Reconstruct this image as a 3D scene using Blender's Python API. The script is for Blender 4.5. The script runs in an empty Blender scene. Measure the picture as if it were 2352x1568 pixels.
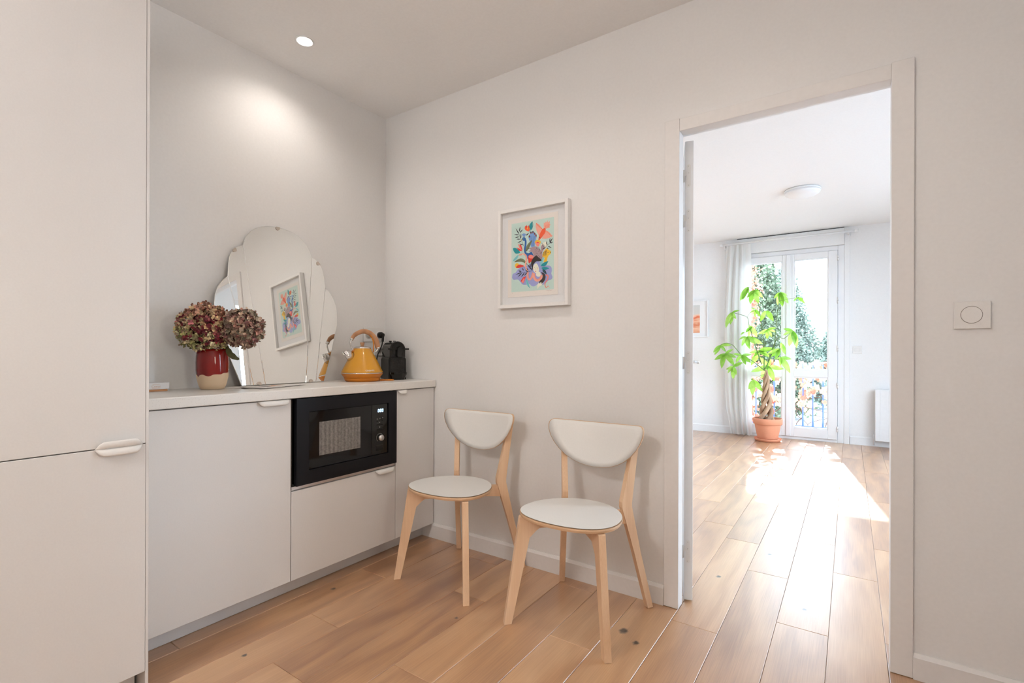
import bpy, bmesh, math, random
from mathutils import Vector, Matrix
random.seed(7)
S = bpy.context.scene
COL = S.collection
R = math.radians

# ------------------------------------------------------------------ camera
cam = bpy.data.cameras.new('camera')
cam.sensor_fit = 'HORIZONTAL'; cam.sensor_width = 36.0
cam.lens = 1133.235 / 2352 * 36.0
cam.shift_y = 23.09 / 2352
cam.clip_start = 0.02; cam.clip_end = 200
cam_o = bpy.data.objects.new('camera', cam); COL.objects.link(cam_o)
cam_o.matrix_world = (Matrix.Translation((2.4587, -2.1505, 1.1)) @ Matrix.Rotation(R(34.413), 4, 'Z')
                      @ Matrix.Rotation(R(90), 4, 'X') @ Matrix.Rotation(R(0.17), 4, 'Z'))
S.camera = cam_o

# ------------------------------------------------------------------ world, sun, exposure
SKY = 15.5
w = bpy.data.worlds.new('sky'); S.world = w; w.use_nodes = True
bg = w.node_tree.nodes['Background']
bg.inputs['Color'].default_value = (0.68, 0.84, 1.0, 1); bg.inputs['Strength'].default_value = SKY
sun = bpy.data.lights.new('sun', 'SUN'); sun.energy = 7.5; sun.angle = R(0.9); sun.color = (1.0, 0.97, 0.94)
sun_o = bpy.data.objects.new('sun', sun); COL.objects.link(sun_o)
sd = Vector((math.sin(R(8)) * math.cos(R(35)), -math.cos(R(8)) * math.cos(R(35)), -math.sin(R(35))))
sun_o.rotation_euler = sd.to_track_quat('-Z', 'Y').to_euler(); sun_o.location = (1.5, 12, 9)
S.view_settings.view_transform = 'Standard'; S.view_settings.look = 'None'
S.view_settings.gamma = 1.0; S.view_settings.exposure = 0.24
S.view_settings.use_curve_mapping = False
def portal(name, loc, rot, sx, sy):
    l = bpy.data.lights.new(name, 'AREA'); l.shape = 'RECTANGLE'; l.size = sx; l.size_y = sy
    l.cycles.is_portal = True
    o = bpy.data.objects.new(name, l); COL.objects.link(o); o.location = loc; o.rotation_euler = rot
portal('daylight_portal', (1.80, 5.24, 1.2), (R(-90), 0, 0), 1.2, 2.4)
portal('daylight_portal', (-.35, 5.24, 1.2), (R(-90), 0, 0), 1.2, 2.4)
portal('daylight_portal', (3.19, -1.475, 1.325), (0, R(90), 0), .65, .45)
portal('daylight_portal', (3.89, 2.5, 1.32), (0, R(90), 0), 2.15, 3.2)

# ------------------------------------------------------------------ material helpers
def new_mat(name):
    m = bpy.data.materials.new(name); m.use_nodes = True
    nt = m.node_tree
    return m, nt, nt.nodes['Principled BSDF']
def N(nt, typ, **kw):
    n = nt.nodes.new(typ)
    for k, v in kw.items():
        if k.startswith('i_'):
            key = k[2:]; key = int(key) if key.isdigit() else key.replace('_', ' ')
            n.inputs[key].default_value = v
        else: setattr(n, k, v)
    return n
def L(nt, a, b): nt.links.new(a, b)
def c4(c): return (c[0], c[1], c[2], 1.0)
def srgb(r, g, b):
    f = lambda v: (v/255/12.92) if v/255 <= .04045 else ((v/255+.055)/1.055)**2.4
    return (f(r), f(g), f(b))
MATS = {}
def plain(name, col, rough=.5, metal=0, bump=0, bscale=200, spec=.5, coat=0, trans=0, emit=0, emcol=None):
    if name in MATS: return MATS[name]
    m, nt, b = new_mat(name)
    b.inputs['Roughness'].default_value = rough; b.inputs['Metallic'].default_value = metal
    b.inputs['Specular IOR Level'].default_value = spec; b.inputs['Coat Weight'].default_value = coat
    no = N(nt, 'ShaderNodeTexNoise', i_Scale=bscale, i_Detail=3.0)
    tc = N(nt, 'ShaderNodeTexCoord'); L(nt, tc.outputs['Object'], no.inputs['Vector'])
    mx = N(nt, 'ShaderNodeMix', data_type='RGBA'); mx.blend_type = 'MIX'
    d = 0.96
    mx.inputs[6].default_value = c4([x*d for x in col]); mx.inputs[7].default_value = c4([min(1, x*1.03) for x in col])
    L(nt, no.outputs['Fac'], mx.inputs[0]); L(nt, mx.outputs[2], b.inputs['Base Color'])
    if bump:
        bp = N(nt, 'ShaderNodeBump', i_Strength=bump, i_Distance=.002)
        L(nt, no.outputs['Fac'], bp.inputs['Height']); L(nt, bp.outputs['Normal'], b.inputs['Normal'])
    if emit:
        b.inputs['Emission Color'].default_value = c4(emcol or col); b.inputs['Emission Strength'].default_value = emit
    if trans: b.inputs['Transmission Weight'].default_value = trans
    MATS[name] = m
    return m
def leafy(name, c1, c2, transl=.45, scale=9.0, rough=.45):
    m, nt, b = new_mat(name)
    oi = N(nt, 'ShaderNodeObjectInfo'); tc = N(nt, 'ShaderNodeTexCoord')
    no = N(nt, 'ShaderNodeTexNoise', i_Scale=scale, i_Detail=4.0); L(nt, tc.outputs['Object'], no.inputs['Vector'])
    ad = N(nt, 'ShaderNodeMath', operation='ADD'); L(nt, no.outputs['Fac'], ad.inputs[0])
    ms = N(nt, 'ShaderNodeMath', operation='MULTIPLY_ADD', i_1=.5, i_2=-.25); L(nt, oi.outputs['Random'], ms.inputs[0]); L(nt, ms.outputs[0], ad.inputs[1])
    cr = N(nt, 'ShaderNodeValToRGB'); cr.color_ramp.elements[0].position = .3; cr.color_ramp.elements[1].position = .75
    cr.color_ramp.elements[0].color = c4(c1); cr.color_ramp.elements[1].color = c4(c2)
    L(nt, ad.outputs[0], cr.inputs[0]); L(nt, cr.outputs[0], b.inputs['Base Color'])
    b.inputs['Roughness'].default_value = rough
    tr = N(nt, 'ShaderNodeBsdfTranslucent'); L(nt, cr.outputs[0], tr.inputs['Color'])
    mx = N(nt, 'ShaderNodeMixShader', i_0=transl)
    L(nt, b.outputs[0], mx.inputs[1]); L(nt, tr.outputs[0], mx.inputs[2])
    L(nt, mx.outputs[0], nt.nodes['Material Output'].inputs['Surface'])
    MATS[name] = m
    return m
def wood(name, cols, ax=1, ring=55.0, warp=7.0, fine=260.0, rough=.4, bump=.12, tone=.5, knots=(), contrast=1.0, coat=0.0):
    """grain runs along local axis ax; each object takes its own offset and tone"""
    m, nt, b = new_mat(name)
    tc = N(nt, 'ShaderNodeTexCoord'); oi = N(nt, 'ShaderNodeObjectInfo')
    off = N(nt, 'ShaderNodeVectorMath', operation='SCALE'); off.inputs[0].default_value = (37.1, 91.7, 17.3)
    L(nt, oi.outputs['Random'], off.inputs['Scale'])
    ad = N(nt, 'ShaderNodeVectorMath', operation='ADD'); L(nt, tc.outputs['Object'], ad.inputs[0]); L(nt, off.outputs[0], ad.inputs[1])
    def mp(a, c):
        s = [c, c, c]; s[ax] = a
        v = N(nt, 'ShaderNodeVectorMath', operation='MULTIPLY'); v.inputs[1].default_value = s
        L(nt, ad.outputs[0], v.inputs[0]); return v
    v1 = mp(1.1, 5.0)
    n1 = N(nt, 'ShaderNodeTexNoise', i_Scale=1.0, i_Detail=2.5, i_Roughness=.5); L(nt, v1.outputs[0], n1.inputs['Vector'])
    sx = N(nt, 'ShaderNodeSeparateXYZ'); L(nt, ad.outputs[0], sx.inputs[0])
    cross = [o for i, o in enumerate(sx.outputs) if i != ax]
    fx = N(nt, 'ShaderNodeMath', operation='MULTIPLY', i_1=ring); L(nt, cross[0], fx.inputs[0])
    wp = N(nt, 'ShaderNodeMath', operation='MULTIPLY_ADD', i_1=warp * 6.0); L(nt, n1.outputs['Fac'], wp.inputs[0]); L(nt, fx.outputs[0], wp.inputs[2])
    sn = N(nt, 'ShaderNodeMath', operation='SINE'); L(nt, wp.outputs[0], sn.inputs[0])
    s01 = N(nt, 'ShaderNodeMath', operation='MULTIPLY_ADD', i_1=.5, i_2=.5); L(nt, sn.outputs[0], s01.inputs[0])
    v2 = mp(fine * .02, fine)
    n2 = N(nt, 'ShaderNodeTexNoise', i_Scale=1.0, i_Detail=3.0); L(nt, v2.outputs[0], n2.inputs['Vector'])
    v3 = mp(.8, 9.0)
    n3 = N(nt, 'ShaderNodeTexNoise', i_Scale=1.0, i_Detail=3.0); L(nt, v3.outputs[0], n3.inputs['Vector'])
    # grain value
    g1 = N(nt, 'ShaderNodeMath', operation='MULTIPLY', i_1=.26 * contrast); L(nt, s01.outputs[0], g1.inputs[0])
    g2 = N(nt, 'ShaderNodeMath', operation='MULTIPLY_ADD', i_1=.55 * contrast); L(nt, n2.outputs['Fac'], g2.inputs[0]); L(nt, g1.outputs[0], g2.inputs[2])
    g3 = N(nt, 'ShaderNodeMath', operation='MULTIPLY_ADD', i_1=.75 * contrast); L(nt, n3.outputs['Fac'], g3.inputs[0]); L(nt, g2.outputs[0], g3.inputs[2])
    g4 = N(nt, 'ShaderNodeMath', operation='MULTIPLY_ADD', i_1=tone); L(nt, oi.outputs['Random'], g4.inputs[0]); L(nt, g3.outputs[0], g4.inputs[2])
    cen = .5 * (.26 + .55 + .75) * contrast + .5 * tone
    cr = N(nt, 'ShaderNodeValToRGB'); e = cr.color_ramp.elements
    mr = N(nt, 'ShaderNodeMapRange'); mr.inputs[1].default_value = cen - .5; mr.inputs[2].default_value = cen + .5
    L(nt, g4.outputs[0], mr.inputs[0]); L(nt, mr.outputs[0], cr.inputs[0])
    e[0].position = .05; e[0].color = c4(cols[2]); e[1].position = .95; e[1].color = c4(cols[0])
    k = e.new(.5); k.color = c4(cols[1])
    colout = cr.outputs[0]
    if knots:
        ge = N(nt, 'ShaderNodeNewGeometry'); acc = None
        for (kx, ky, kr) in knots:
            sb = N(nt, 'ShaderNodeVectorMath', operation='SUBTRACT'); sb.inputs[1].default_value = (kx, ky, 0)
            L(nt, ge.outputs['Position'], sb.inputs[0])
            nn = N(nt, 'ShaderNodeTexNoise', i_Scale=60.0); L(nt, sb.outputs[0], nn.inputs['Vector'])
            sc = N(nt, 'ShaderNodeVectorMath', operation='MULTIPLY'); sc.inputs[1].default_value = (1, .75, 0); L(nt, sb.outputs[0], sc.inputs[0])
            ln = N(nt, 'ShaderNodeVectorMath', operation='LENGTH'); L(nt, sc.outputs[0], ln.inputs[0])
            jt = N(nt, 'ShaderNodeMath', operation='MULTIPLY_ADD', i_1=.016, i_2=-.008); L(nt, nn.outputs['Fac'], jt.inputs[0])
            la = N(nt, 'ShaderNodeMath', operation='ADD'); L(nt, ln.outputs[1], la.inputs[0]); L(nt, jt.outputs[0], la.inputs[1])
            mk = N(nt, 'ShaderNodeMapRange'); mk.inputs[1].default_value = kr; mk.inputs[2].default_value = kr * .45
            L(nt, la.outputs[0], mk.inputs[0])
            if acc is None: acc = mk.outputs[0]
            else:
                mxm = N(nt, 'ShaderNodeMath', operation='MAXIMUM'); L(nt, acc, mxm.inputs[0]); L(nt, mk.outputs[0], mxm.inputs[1]); acc = mxm.outputs[0]
        mxk = N(nt, 'ShaderNodeMix', data_type='RGBA'); mxk.inputs[7].default_value = (.05, .035, .025, 1)
        L(nt, acc, mxk.inputs[0]); L(nt, colout, mxk.inputs[6]); colout = mxk.outputs[2]
    L(nt, colout, b.inputs['Base Color'])
    b.inputs['Roughness'].default_value = rough
    if coat: b.inputs['Coat Weight'].default_value = coat; b.inputs['Coat Roughness'].default_value = .36; b.inputs['Coat IOR'].default_value = 1.9
    bp = N(nt, 'ShaderNodeBump', i_Strength=bump, i_Distance=.001); L(nt, g2.outputs[0], bp.inputs['Height']); L(nt, bp.outputs['Normal'], b.inputs['Normal'])
    MATS[name] = m
    return m

# ------------------------------------------------------------------ mesh helpers
ORG = {}
class MB:
    def __init__(s): s.v = []; s.f = []; s.mi = []; s.sm = []
    def add(s, vs, fs, mi=0, smooth=False):
        o = len(s.v); s.v += [tuple(v) for v in vs]
        for f in fs: s.f.append([i + o for i in f]); s.mi.append(mi); s.sm.append(smooth)
        return s
    def box(s, x0, x1, y0, y1, z0, z1, mi=0):
        vs = [(x, y, z) for z in (z0, z1) for y in (y0, y1) for x in (x0, x1)]
        return s.add(vs, [(0,2,3,1),(4,5,7,6),(0,1,5,4),(2,6,7,3),(0,4,6,2),(1,3,7,5)], mi)
    def cbox(s, x0, x1, y0, y1, z0, z1, c=.002, mi=0):
        """box with chamfered edges (24 verts)"""
        bm = bmesh.new(); bmesh.ops.create_cube(bm, size=1)
        for v in bm.verts:
            v.co = ((x0+x1)/2 + v.co.x*(x1-x0), (y0+y1)/2 + v.co.y*(y1-y0), (z0+z1)/2 + v.co.z*(z1-z0))
        bmesh.ops.bevel(bm, geom=bm.edges[:], offset=c, segments=1, affect='EDGES')
        bm.verts.index_update()
        s.add([v.co for v in bm.verts], [[v.index for v in f.verts] for f in bm.faces], mi); bm.free(); return s
    def rbox(s, x0, x1, y0, y1, z0, z1, r=.01, seg=3, mi=0):
        bm = bmesh.new(); bmesh.ops.create_cube(bm, size=1)
        for v in bm.verts:
            v.co = ((x0+x1)/2 + v.co.x*(x1-x0), (y0+y1)/2 + v.co.y*(y1-y0), (z0+z1)/2 + v.co.z*(z1-z0))
        bmesh.ops.bevel(bm, geom=bm.edges[:], offset=r, segments=seg, affect='EDGES', profile=.5)
        bm.verts.index_update()
        s.add([v.co for v in bm.verts], [[v.index for v in f.verts] for f in bm.faces], mi, True); bm.free(); return s
    def prism(s, pts, fn0, fn1, mi=0, smooth=False):
        """polygon pts mapped through fn0 and fn1 to the two caps"""
        n = len(pts); vs = [fn0(p) for p in pts] + [fn1(p) for p in pts]
        s.add(vs, [list(range(n))[::-1], list(range(n, 2*n))], mi)
        o = len(s.v) - 2*n
        for i in range(n):
            j = (i+1) % n; s.f.append([o+i, o+j, o+n+j, o+n+i]); s.mi.append(mi); s.sm.append(smooth)
        return s
    def lathe(s, prof, c=(0,0,0), n=48, mi=0, smooth=True, cap=True):
        vs = []; fs = []
        for (r, z) in prof:
            for k in range(n):
                a = 2*math.pi*k/n; vs.append((c[0]+r*math.cos(a), c[1]+r*math.sin(a), c[2]+z))
        for i in range(len(prof)-1):
            for k in range(n):
                k2 = (k+1) % n; fs.append((i*n+k, i*n+k2, (i+1)*n+k2, (i+1)*n+k))
        if cap:
            fs.append(list(range(n))[::-1]); fs.append(list(range((len(prof)-1)*n, len(prof)*n)))
        return s.add(vs, fs, mi, smooth)
    def tube(s, path, rad, n=8, mi=0, smooth=True, flat=None):
        P = [Vector(p) for p in path]; rs = rad if isinstance(rad, (list, tuple)) else [rad]*len(P)
        vs = []; fs = []; up = None
        for i, p in enumerate(P):
            d = (P[min(i+1, len(P)-1)] - P[max(i-1, 0)]).normalized()
            if up is None:
                up = Vector((0,0,1)) if abs(d.z) < .9 else Vector((1,0,0))
            a = d.cross(up).normalized(); b2 = a.cross(d).normalized(); up = b2
            for k in range(n):
                t = 2*math.pi*k/n; vs.append(p + a*(math.cos(t)*rs[i]) + b2*(math.sin(t)*rs[i]*(flat or 1)))
        for i in range(len(P)-1):
            for k in range(n):
                k2 = (k+1) % n; fs.append((i*n+k, i*n+k2, (i+1)*n+k2, (i+1)*n+k))
        fs.append(list(range(n))[::-1]); fs.append(list(range((len(P)-1)*n, len(P)*n)))
        return s.add(vs, fs, mi, smooth)
    def build(s, name, mats, parent=None, fix=True, world=True):
        me = bpy.data.meshes.new(name)
        o = ORG.get(parent.name, Vector((0,0,0))) if (parent is not None and world) else Vector((0,0,0))
        me.from_pydata([(v[0]-o.x, v[1]-o.y, v[2]-o.z) for v in s.v], [], s.f)
        for m in (mats if isinstance(mats, (list, tuple)) else [mats]): me.materials.append(m)
        for p, i, sm in zip(me.polygons, s.mi, s.sm): p.material_index = i; p.use_smooth = sm
        if fix:
            bm = bmesh.new(); bm.from_mesh(me); bmesh.ops.recalc_face_normals(bm, faces=bm.faces[:]); bm.to_mesh(me); bm.free()
        me.update()
        ob = bpy.data.objects.new(name, me); COL.objects.link(ob)
        if parent is not None:
            ob.parent = parent; ORG[ob.name] = o
        return ob
def tag(o, label=None, cat=None, group=None, kind=None):
    if label: o['label'] = label
    if cat: o['category'] = cat
    if group: o['group'] = group
    if kind: o['kind'] = kind
    return o
def thing(name, loc, label, cat, group=None):
    o = bpy.data.objects.new(name, None); o.empty_display_size = .05; COL.objects.link(o); o.location = loc
    ORG[o.name] = Vector(loc)
    return tag(o, label, cat, group)
def struct(mb, name, mat, **k):
    return tag(mb.build(name, mat, **k), kind='structure')
def copy_tree(o, parent=None):
    c = o.copy(); COL.objects.link(c); c.parent = parent
    for ch in o.children: copy_tree(ch, c)
    return c
def text_mb(txt, size, extrude=.0003):
    cu = bpy.data.curves.new('txt', 'FONT'); cu.body = txt; cu.size = size; cu.extrude = extrude; cu.align_x = 'CENTER'; cu.resolution_u = 3
    ob = bpy.data.objects.new('txt', cu); me = ob.to_mesh()
    vs = [v.co.copy() for v in me.vertices]; fs = [list(p.vertices) for p in me.polygons]
    ob.to_mesh_clear(); bpy.data.objects.remove(ob); bpy.data.curves.remove(cu)
    return vs, fs
def bez(pts, n=8):
    """Catmull-Rom through pts"""
    P = [Vector(p) for p in pts]; out = []
    for i in range(len(P)-1):
        p0, p1, p2, p3 = P[max(i-1,0)], P[i], P[i+1], P[min(i+2, len(P)-1)]
        for k in range(n):
            t = k/n
            out.append(.5*((2*p1)+(-p0+p2)*t+(2*p0-5*p1+4*p2-p3)*t*t+(-p0+3*p1-3*p2+p3)*t**3))
    out.append(P[-1]); return out

# ------------------------------------------------------------------ materials
M_wall = plain('wall_paint', (.82, .81, .80), .85, bump=.06, bscale=90, spec=.25)
M_ceil = plain('ceiling_paint', (.93, .925, .92), .9, bump=.04, bscale=90, spec=.2)
M_trim = plain('trim_paint', (.81, .79, .775), .55, bump=.05, bscale=60, spec=.35)
M_white = plain('white_gloss_paint', (.84, .845, .85), .4, bump=.02, bscale=40)
M_farwall = plain('bright_white_paint', (.86, .86, .86), .85, bump=.05, bscale=90, spec=.25)
M_upvc = plain('white_window_plastic', (.86, .86, .87), .3)
M_cab = plain('cabinet_white', (.76, .74, .725), .42, spec=.35)
M_gapshade = plain('cabinet_gap_shade', (.05, .04, .035), .8)
M_plinth = plain('plinth_silver', (.66, .645, .65), .42, metal=.0)
M_handle = plain('handle_white', (.82, .80, .775), .35)
M_floor = wood('oak_floor', (srgb(212,170,126), srgb(188,142,100), srgb(148,104,72)), ax=1, ring=34, warp=4.2, fine=300, rough=.36, bump=.16, tone=.42, contrast=1.05, coat=1.0,
               knots=((1.724,-.294,.020),(1.793,-.345,.014),(.488,-.733,.012),(.656,-1.226,.010),(1.93,.42,.013),(1.12,-.60,.008),(2.10,.86,.012),(2.30,.30,.010)))
M_birch = wood('birch_wood', (srgb(242,212,180), srgb(230,194,158), srgb(208,166,128)), ax=2, ring=70, warp=3.0, fine=420, rough=.45, bump=.05, tone=.2, contrast=.85)
M_ply = plain('ply_edge', srgb(214,178,142), .5, bump=.05, bscale=300)
M_lam = plain('white_laminate', (.80, .785, .755), .38, spec=.4)
M_black = plain('black_satin_metal', (.006, .006, .008), .33, spec=.22)
M_bglass = plain('black_glass', (.004, .004, .005), .06, spec=.35)
M_bplast = plain('black_plastic', (.008, .007, .006), .34, bump=.05, bscale=300, spec=.3)
M_bgloss = plain('black_gloss', (.006, .006, .005), .12, spec=.4)
M_steel = plain('polished_steel', (.72, .70, .68), .18, metal=1)
M_brush = plain('brushed_steel', (.62, .60, .58), .32, metal=1)
M_chrome = plain('clip_nickel', (.62, .55, .48), .22, metal=1)
M_yel = plain('kettle_yellow', srgb(210,148,26), .34, coat=.5)
M_yel2 = plain('kettle_base_amber', srgb(204,122,20), .42)
M_khandle = wood('kettle_handle_wood', (srgb(206,160,120), srgb(184,134,96), srgb(150,104,72)), ax=0, ring=120, warp=2, fine=500, rough=.5, tone=0)
M_plastic = plain('white_plastic', (.80, .785, .765), .4)
M_terr = plain('terracotta', srgb(220,148,114), .75, bump=.15, bscale=60)
M_soil = plain('soil', (.06, .04, .03), .95, bump=.8, bscale=120)

# speckled worktop
m, nt, b = new_mat('speckled_worktop'); MATS['top'] = m; M_top = m
tc = N(nt, 'ShaderNodeTexCoord'); vo = N(nt, 'ShaderNodeTexVoronoi', i_Scale=260.0); L(nt, tc.outputs['Object'], vo.inputs['Vector'])
sp = N(nt, 'ShaderNodeMath', operation='LESS_THAN', i_1=.17); L(nt, vo.outputs['Distance'], sp.inputs[0])
sc_ = N(nt, 'ShaderNodeSeparateColor'); L(nt, vo.outputs['Color'], sc_.inputs[0])
gt = N(nt, 'ShaderNodeMath', operation='GREATER_THAN', i_1=.55); L(nt, sc_.outputs[0], gt.inputs[0])
mu = N(nt, 'ShaderNodeMath', operation='MULTIPLY'); L(nt, sp.outputs[0], mu.inputs[0]); L(nt, gt.outputs[0], mu.inputs[1])
mx = N(nt, 'ShaderNodeMix', data_type='RGBA'); mx.inputs[6].default_value = (.80, .775, .74, 1); mx.inputs[7].default_value = (.52, .48, .44, 1)
L(nt, mu.outputs[0], mx.inputs[0]); L(nt, mx.outputs[2], b.inputs['Base Color']); b.inputs['Roughness'].default_value = .35
# mirror silver
m, nt, b = new_mat('mirror_silver'); M_mirror = m
nn_ = N(nt, 'ShaderNodeTexNoise', i_Scale=3.0); cr = N(nt, 'ShaderNodeValToRGB'); L(nt, nn_.outputs['Fac'], cr.inputs[0])
cr.color_ramp.elements[0].color = (.86, .87, .85, 1); cr.color_ramp.elements[1].color = (.88, .89, .87, 1)
L(nt, cr.outputs[0], b.inputs['Base Color']); b.inputs['Metallic'].default_value = 1; b.inputs['Roughness'].default_value = .0
# clear pane: lets light through, reflects a little
def pane_mat(name, refl=.06, tint=(1, 1, 1)):
    m, nt, b = new_mat(name)
    tr = N(nt, 'ShaderNodeBsdfTransparent'); tr.inputs[0].default_value = c4(tint)
    gl = N(nt, 'ShaderNodeBsdfGlossy'); gl.inputs['Roughness'].default_value = .02
    fr = N(nt, 'ShaderNodeFresnel', i_IOR=1.45); mu = N(nt, 'ShaderNodeMath', operation='MULTIPLY', i_1=refl * 12); L(nt, fr.outputs[0], mu.inputs[0])
    mx = N(nt, 'ShaderNodeMixShader'); L(nt, mu.outputs[0], mx.inputs[0]); L(nt, tr.outputs[0], mx.inputs[1]); L(nt, gl.outputs[0], mx.inputs[2])
    L(nt, mx.outputs[0], nt.nodes['Material Output'].inputs['Surface']); return m
M_pane = pane_mat('window_glass', .06); M_pane2 = pane_mat('cream_tinted_glass', .06, (1.0, .88, .74)); M_pglass = pane_mat('picture_glass', .02)  # cream tint warms the daylight of the added window beside the viewpoint

# ------------------------------------------------------------------ room shell
HC, HF, YF = 2.5855, 2.615, 5.05
RX, BY = 3.05, -3.6          # right wall, wall behind the camera
DX0, DX1, DZ, WT = 1.8565, 2.5748, 2.043, .075
PZ = .0                      # plank tops
FX0, FX1 = -1.3, 3.7
def wood_slab(x0, x1, y0, y1):
    return MB().box(x0, x1, y0, y1, -.12, -.0135)
floor = struct(MB().box(-1.5, 4.0, -3.8, 5.05, -.14, -.014), 'floor', M_floor)
# wall left (near room)
struct(MB().box(-.2, 0, BY, 0, -.014, HC + .12), 'wall_left', M_wall)
b_ = MB(); b_.box(0, DX0 - .03, 0, WT, -.014, HC + .12); b_.box(DX1 + .03, RX, 0, WT, -.014, HC + .12); b_.box(DX0 - .03, DX1 + .03, 0, WT, DZ + .03, HC + .12)
struct(b_, 'wall_back', M_wall)
W2 = (-1.70, -1.25, 1.0, 1.65)  # opening of the added fill-light window in the right wall, beside the viewpoint: y0, y1, z0, z1
b_ = MB(); b_.box(RX, RX + .2, BY, W2[0], -.014, HC + .12); b_.box(RX, RX + .2, W2[1], WT, -.014, HC + .12)
b_.box(RX, RX + .2, W2[0], W2[1], -.014, W2[2]); b_.box(RX, RX + .2, W2[0], W2[1], W2[3], HC + .12)
struct(b_, 'wall_right', M_wall)
struct(MB().box(-.2, RX + .2, BY - .2, BY, -.014, HC + .12), 'wall_front', M_wall)
struct(MB().box(0, RX, BY, 0, HC, HC + .12), 'ceiling', M_ceil)
# far room
struct(MB().box(FX0, FX1, WT, YF, HF, HF + .1), 'ceiling_far', M_farwall)
struct(MB().box(FX0 - .2, FX0, WT, YF + .3, -.014, HF + .1), 'wall_far_left', M_farwall)
W4 = (.9, 4.1, .25, 2.4)  # opening of an unseen window added to brighten the far room
b_ = MB(); b_.box(FX1, FX1 + .2, WT, W4[0], -.014, HF + .1); b_.box(FX1, FX1 + .2, W4[1], YF + .3, -.014, HF + .1); b_.box(FX1, FX1 + .2, W4[0], W4[1], -.014, W4[2]); b_.box(FX1, FX1 + .2, W4[0], W4[1], W4[3], HF + .1)
struct(b_, 'wall_far_right', M_farwall)
b_ = MB(); b_.box(FX0, -.2, WT - .2, WT, -.014, HF + .1); b_.box(-.2, 0, .001, WT, -.014, HF + .1); b_.box(RX + .2, FX1, WT - .2, WT, -.014, HF + .1)
b_.box(0, DX0 - .03, WT, WT + .004, -.014, HF); b_.box(DX1 + .03, RX + .2, WT, WT + .004, -.014, HF); b_.box(DX0 - .03, DX1 + .03, WT, WT + .004, DZ + .03, HF)
struct(b_, 'wall_far_near', M_farwall)
OX0, OX1, OZ = 1.20, 2.40, 2.40
W3 = (-.95, .25, .0, 2.4)  # opening of another added window, hidden by the door leaf, for more daylight
b_ = MB(); b_.box(FX0, W3[0], YF, YF + .25, -.014, HF + .1); b_.box(W3[1], OX0, YF, YF + .25, -.014, HF + .1); b_.box(W3[0], W3[1], YF, YF + .25, W3[3], HF + .1); b_.box(OX1, FX1, YF, YF + .25, -.014, HF + .1); b_.box(OX0, OX1, YF, YF + .25, OZ, HF + .1)
struct(b_, 'wall_far_back', M_farwall)

# planks: 0.179 wide, 1.09 long, each column with its own joint offset (measured from the photo)
PW, PL, PX = .179, 1.09, 1.855
joints = {-10:.3,-9:-.25, -8:-.52, -7:-.92, -6:-1.188, -5:-.427, -4:-.953, -3:-.085, -2:-.485, -1:1.216, 0:-.105, 1:.585, 2:.122, 3:.797, 4:.19, 5:.92, 6:-.3, 7:.45, 8:.05, 9:.7}
pmesh = {}
def plank_mesh(Ln):
    k = round(Ln, 3)
    if k in pmesh: return pmesh[k]
    g = .0006; c = .0016; d = .013
    x0, x1, y0, y1 = g, PW - g, g, Ln - g
    vs = [(x0,y0,-d),(x1,y0,-d),(x1,y1,-d),(x0,y1,-d),(x0,y0,-c),(x1,y0,-c),(x1,y1,-c),(x0,y1,-c),(x0+c,y0+c,0),(x1-c,y0+c,0),(x1-c,y1-c,0),(x0+c,y1-c,0)]
    fs = [(8,9,10,11),(4,5,9,8),(5,6,10,9),(6,7,11,10),(7,4,8,11),(0,1,5,4),(1,2,6,5),(2,3,7,6),(3,0,4,7)]
    me = bpy.data.meshes.new('plank'); me.from_pydata(vs, [], fs); me.materials.append(M_floor); me.update()
    pmesh[k] = me; return me
for c in range(-10, 10):
    x = PX + c * PW
    ymin, ymax = -1.75, YF
    if x < 0: ymin = WT          # left of the near room's wall: far room only
    if x + PW > RX: ymin = WT
    j = joints[c] % PL
    y = j - PL * math.ceil((j - ymin) / PL)
    while y < ymax - .02:
        a, e_ = max(y, ymin), min(y + PL, ymax)
        if e_ - a > .02:
            o = bpy.data.objects.new('plank', plank_mesh(e_ - a)); COL.objects.link(o); o.parent = floor; o.location = (x, a, PZ)
        y += PL

# baseboards
def baseboard(name, x0, x1, y0, y1, h=.086, t=.013, mat=M_trim, side='y-'):
    """board along x (side y-/y+ = the way it faces) or along y (side x+/x-)"""
    prof = [(0,0),(t,0),(t,h-.012),(t*.35,h),(0,h)]
    b = MB()
    if side == 'y-': b.prism(prof, lambda p: (x0, y0 - p[0], p[1]), lambda p: (x1, y0 - p[0], p[1]))
    elif side == 'y+': b.prism(prof, lambda p: (x0, y0 + p[0], p[1]), lambda p: (x1, y0 + p[0], p[1]))
    elif side == 'x+': b.prism(prof, lambda p: (x0 + p[0], y0, p[1]), lambda p: (x0 + p[0], y1, p[1]))
    else: b.prism(prof, lambda p: (x0 - p[0], y0, p[1]), lambda p: (x0 - p[0], y1, p[1]))
    return struct(b, name, mat)
baseboard('baseboard_back', .346, DX0 - .0635, 0, 0)
baseboard('baseboard_right', DX1 + .062, RX, 0, 0)
baseboard('baseboard_far_left', W3[1] + .0, OX0 - .04, YF, YF, h=.1, mat=M_farwall)
baseboard('baseboard_far_right', OX1 + .06, FX1, YF, YF, h=.1, mat=M_farwall)

# door casing (near side): two uprights and a head, 62 mm wide, barely proud of the wall
b_ = MB().cbox(DX0 - .0625, DX0, -.012, .046, .002, DZ + .054, .0015)
cas = struct(b_, 'trim_1', M_trim); tag(cas, 'left upright of the door casing')
struct(MB().cbox(DX1, DX1 + .062, -.012, .046, .002, DZ + .056, .0015), 'trim_2', M_trim)
struct(MB().cbox(DX0, DX1, -.0105, .046, DZ, DZ + .052, .0015), 'trim_3', M_trim)
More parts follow.
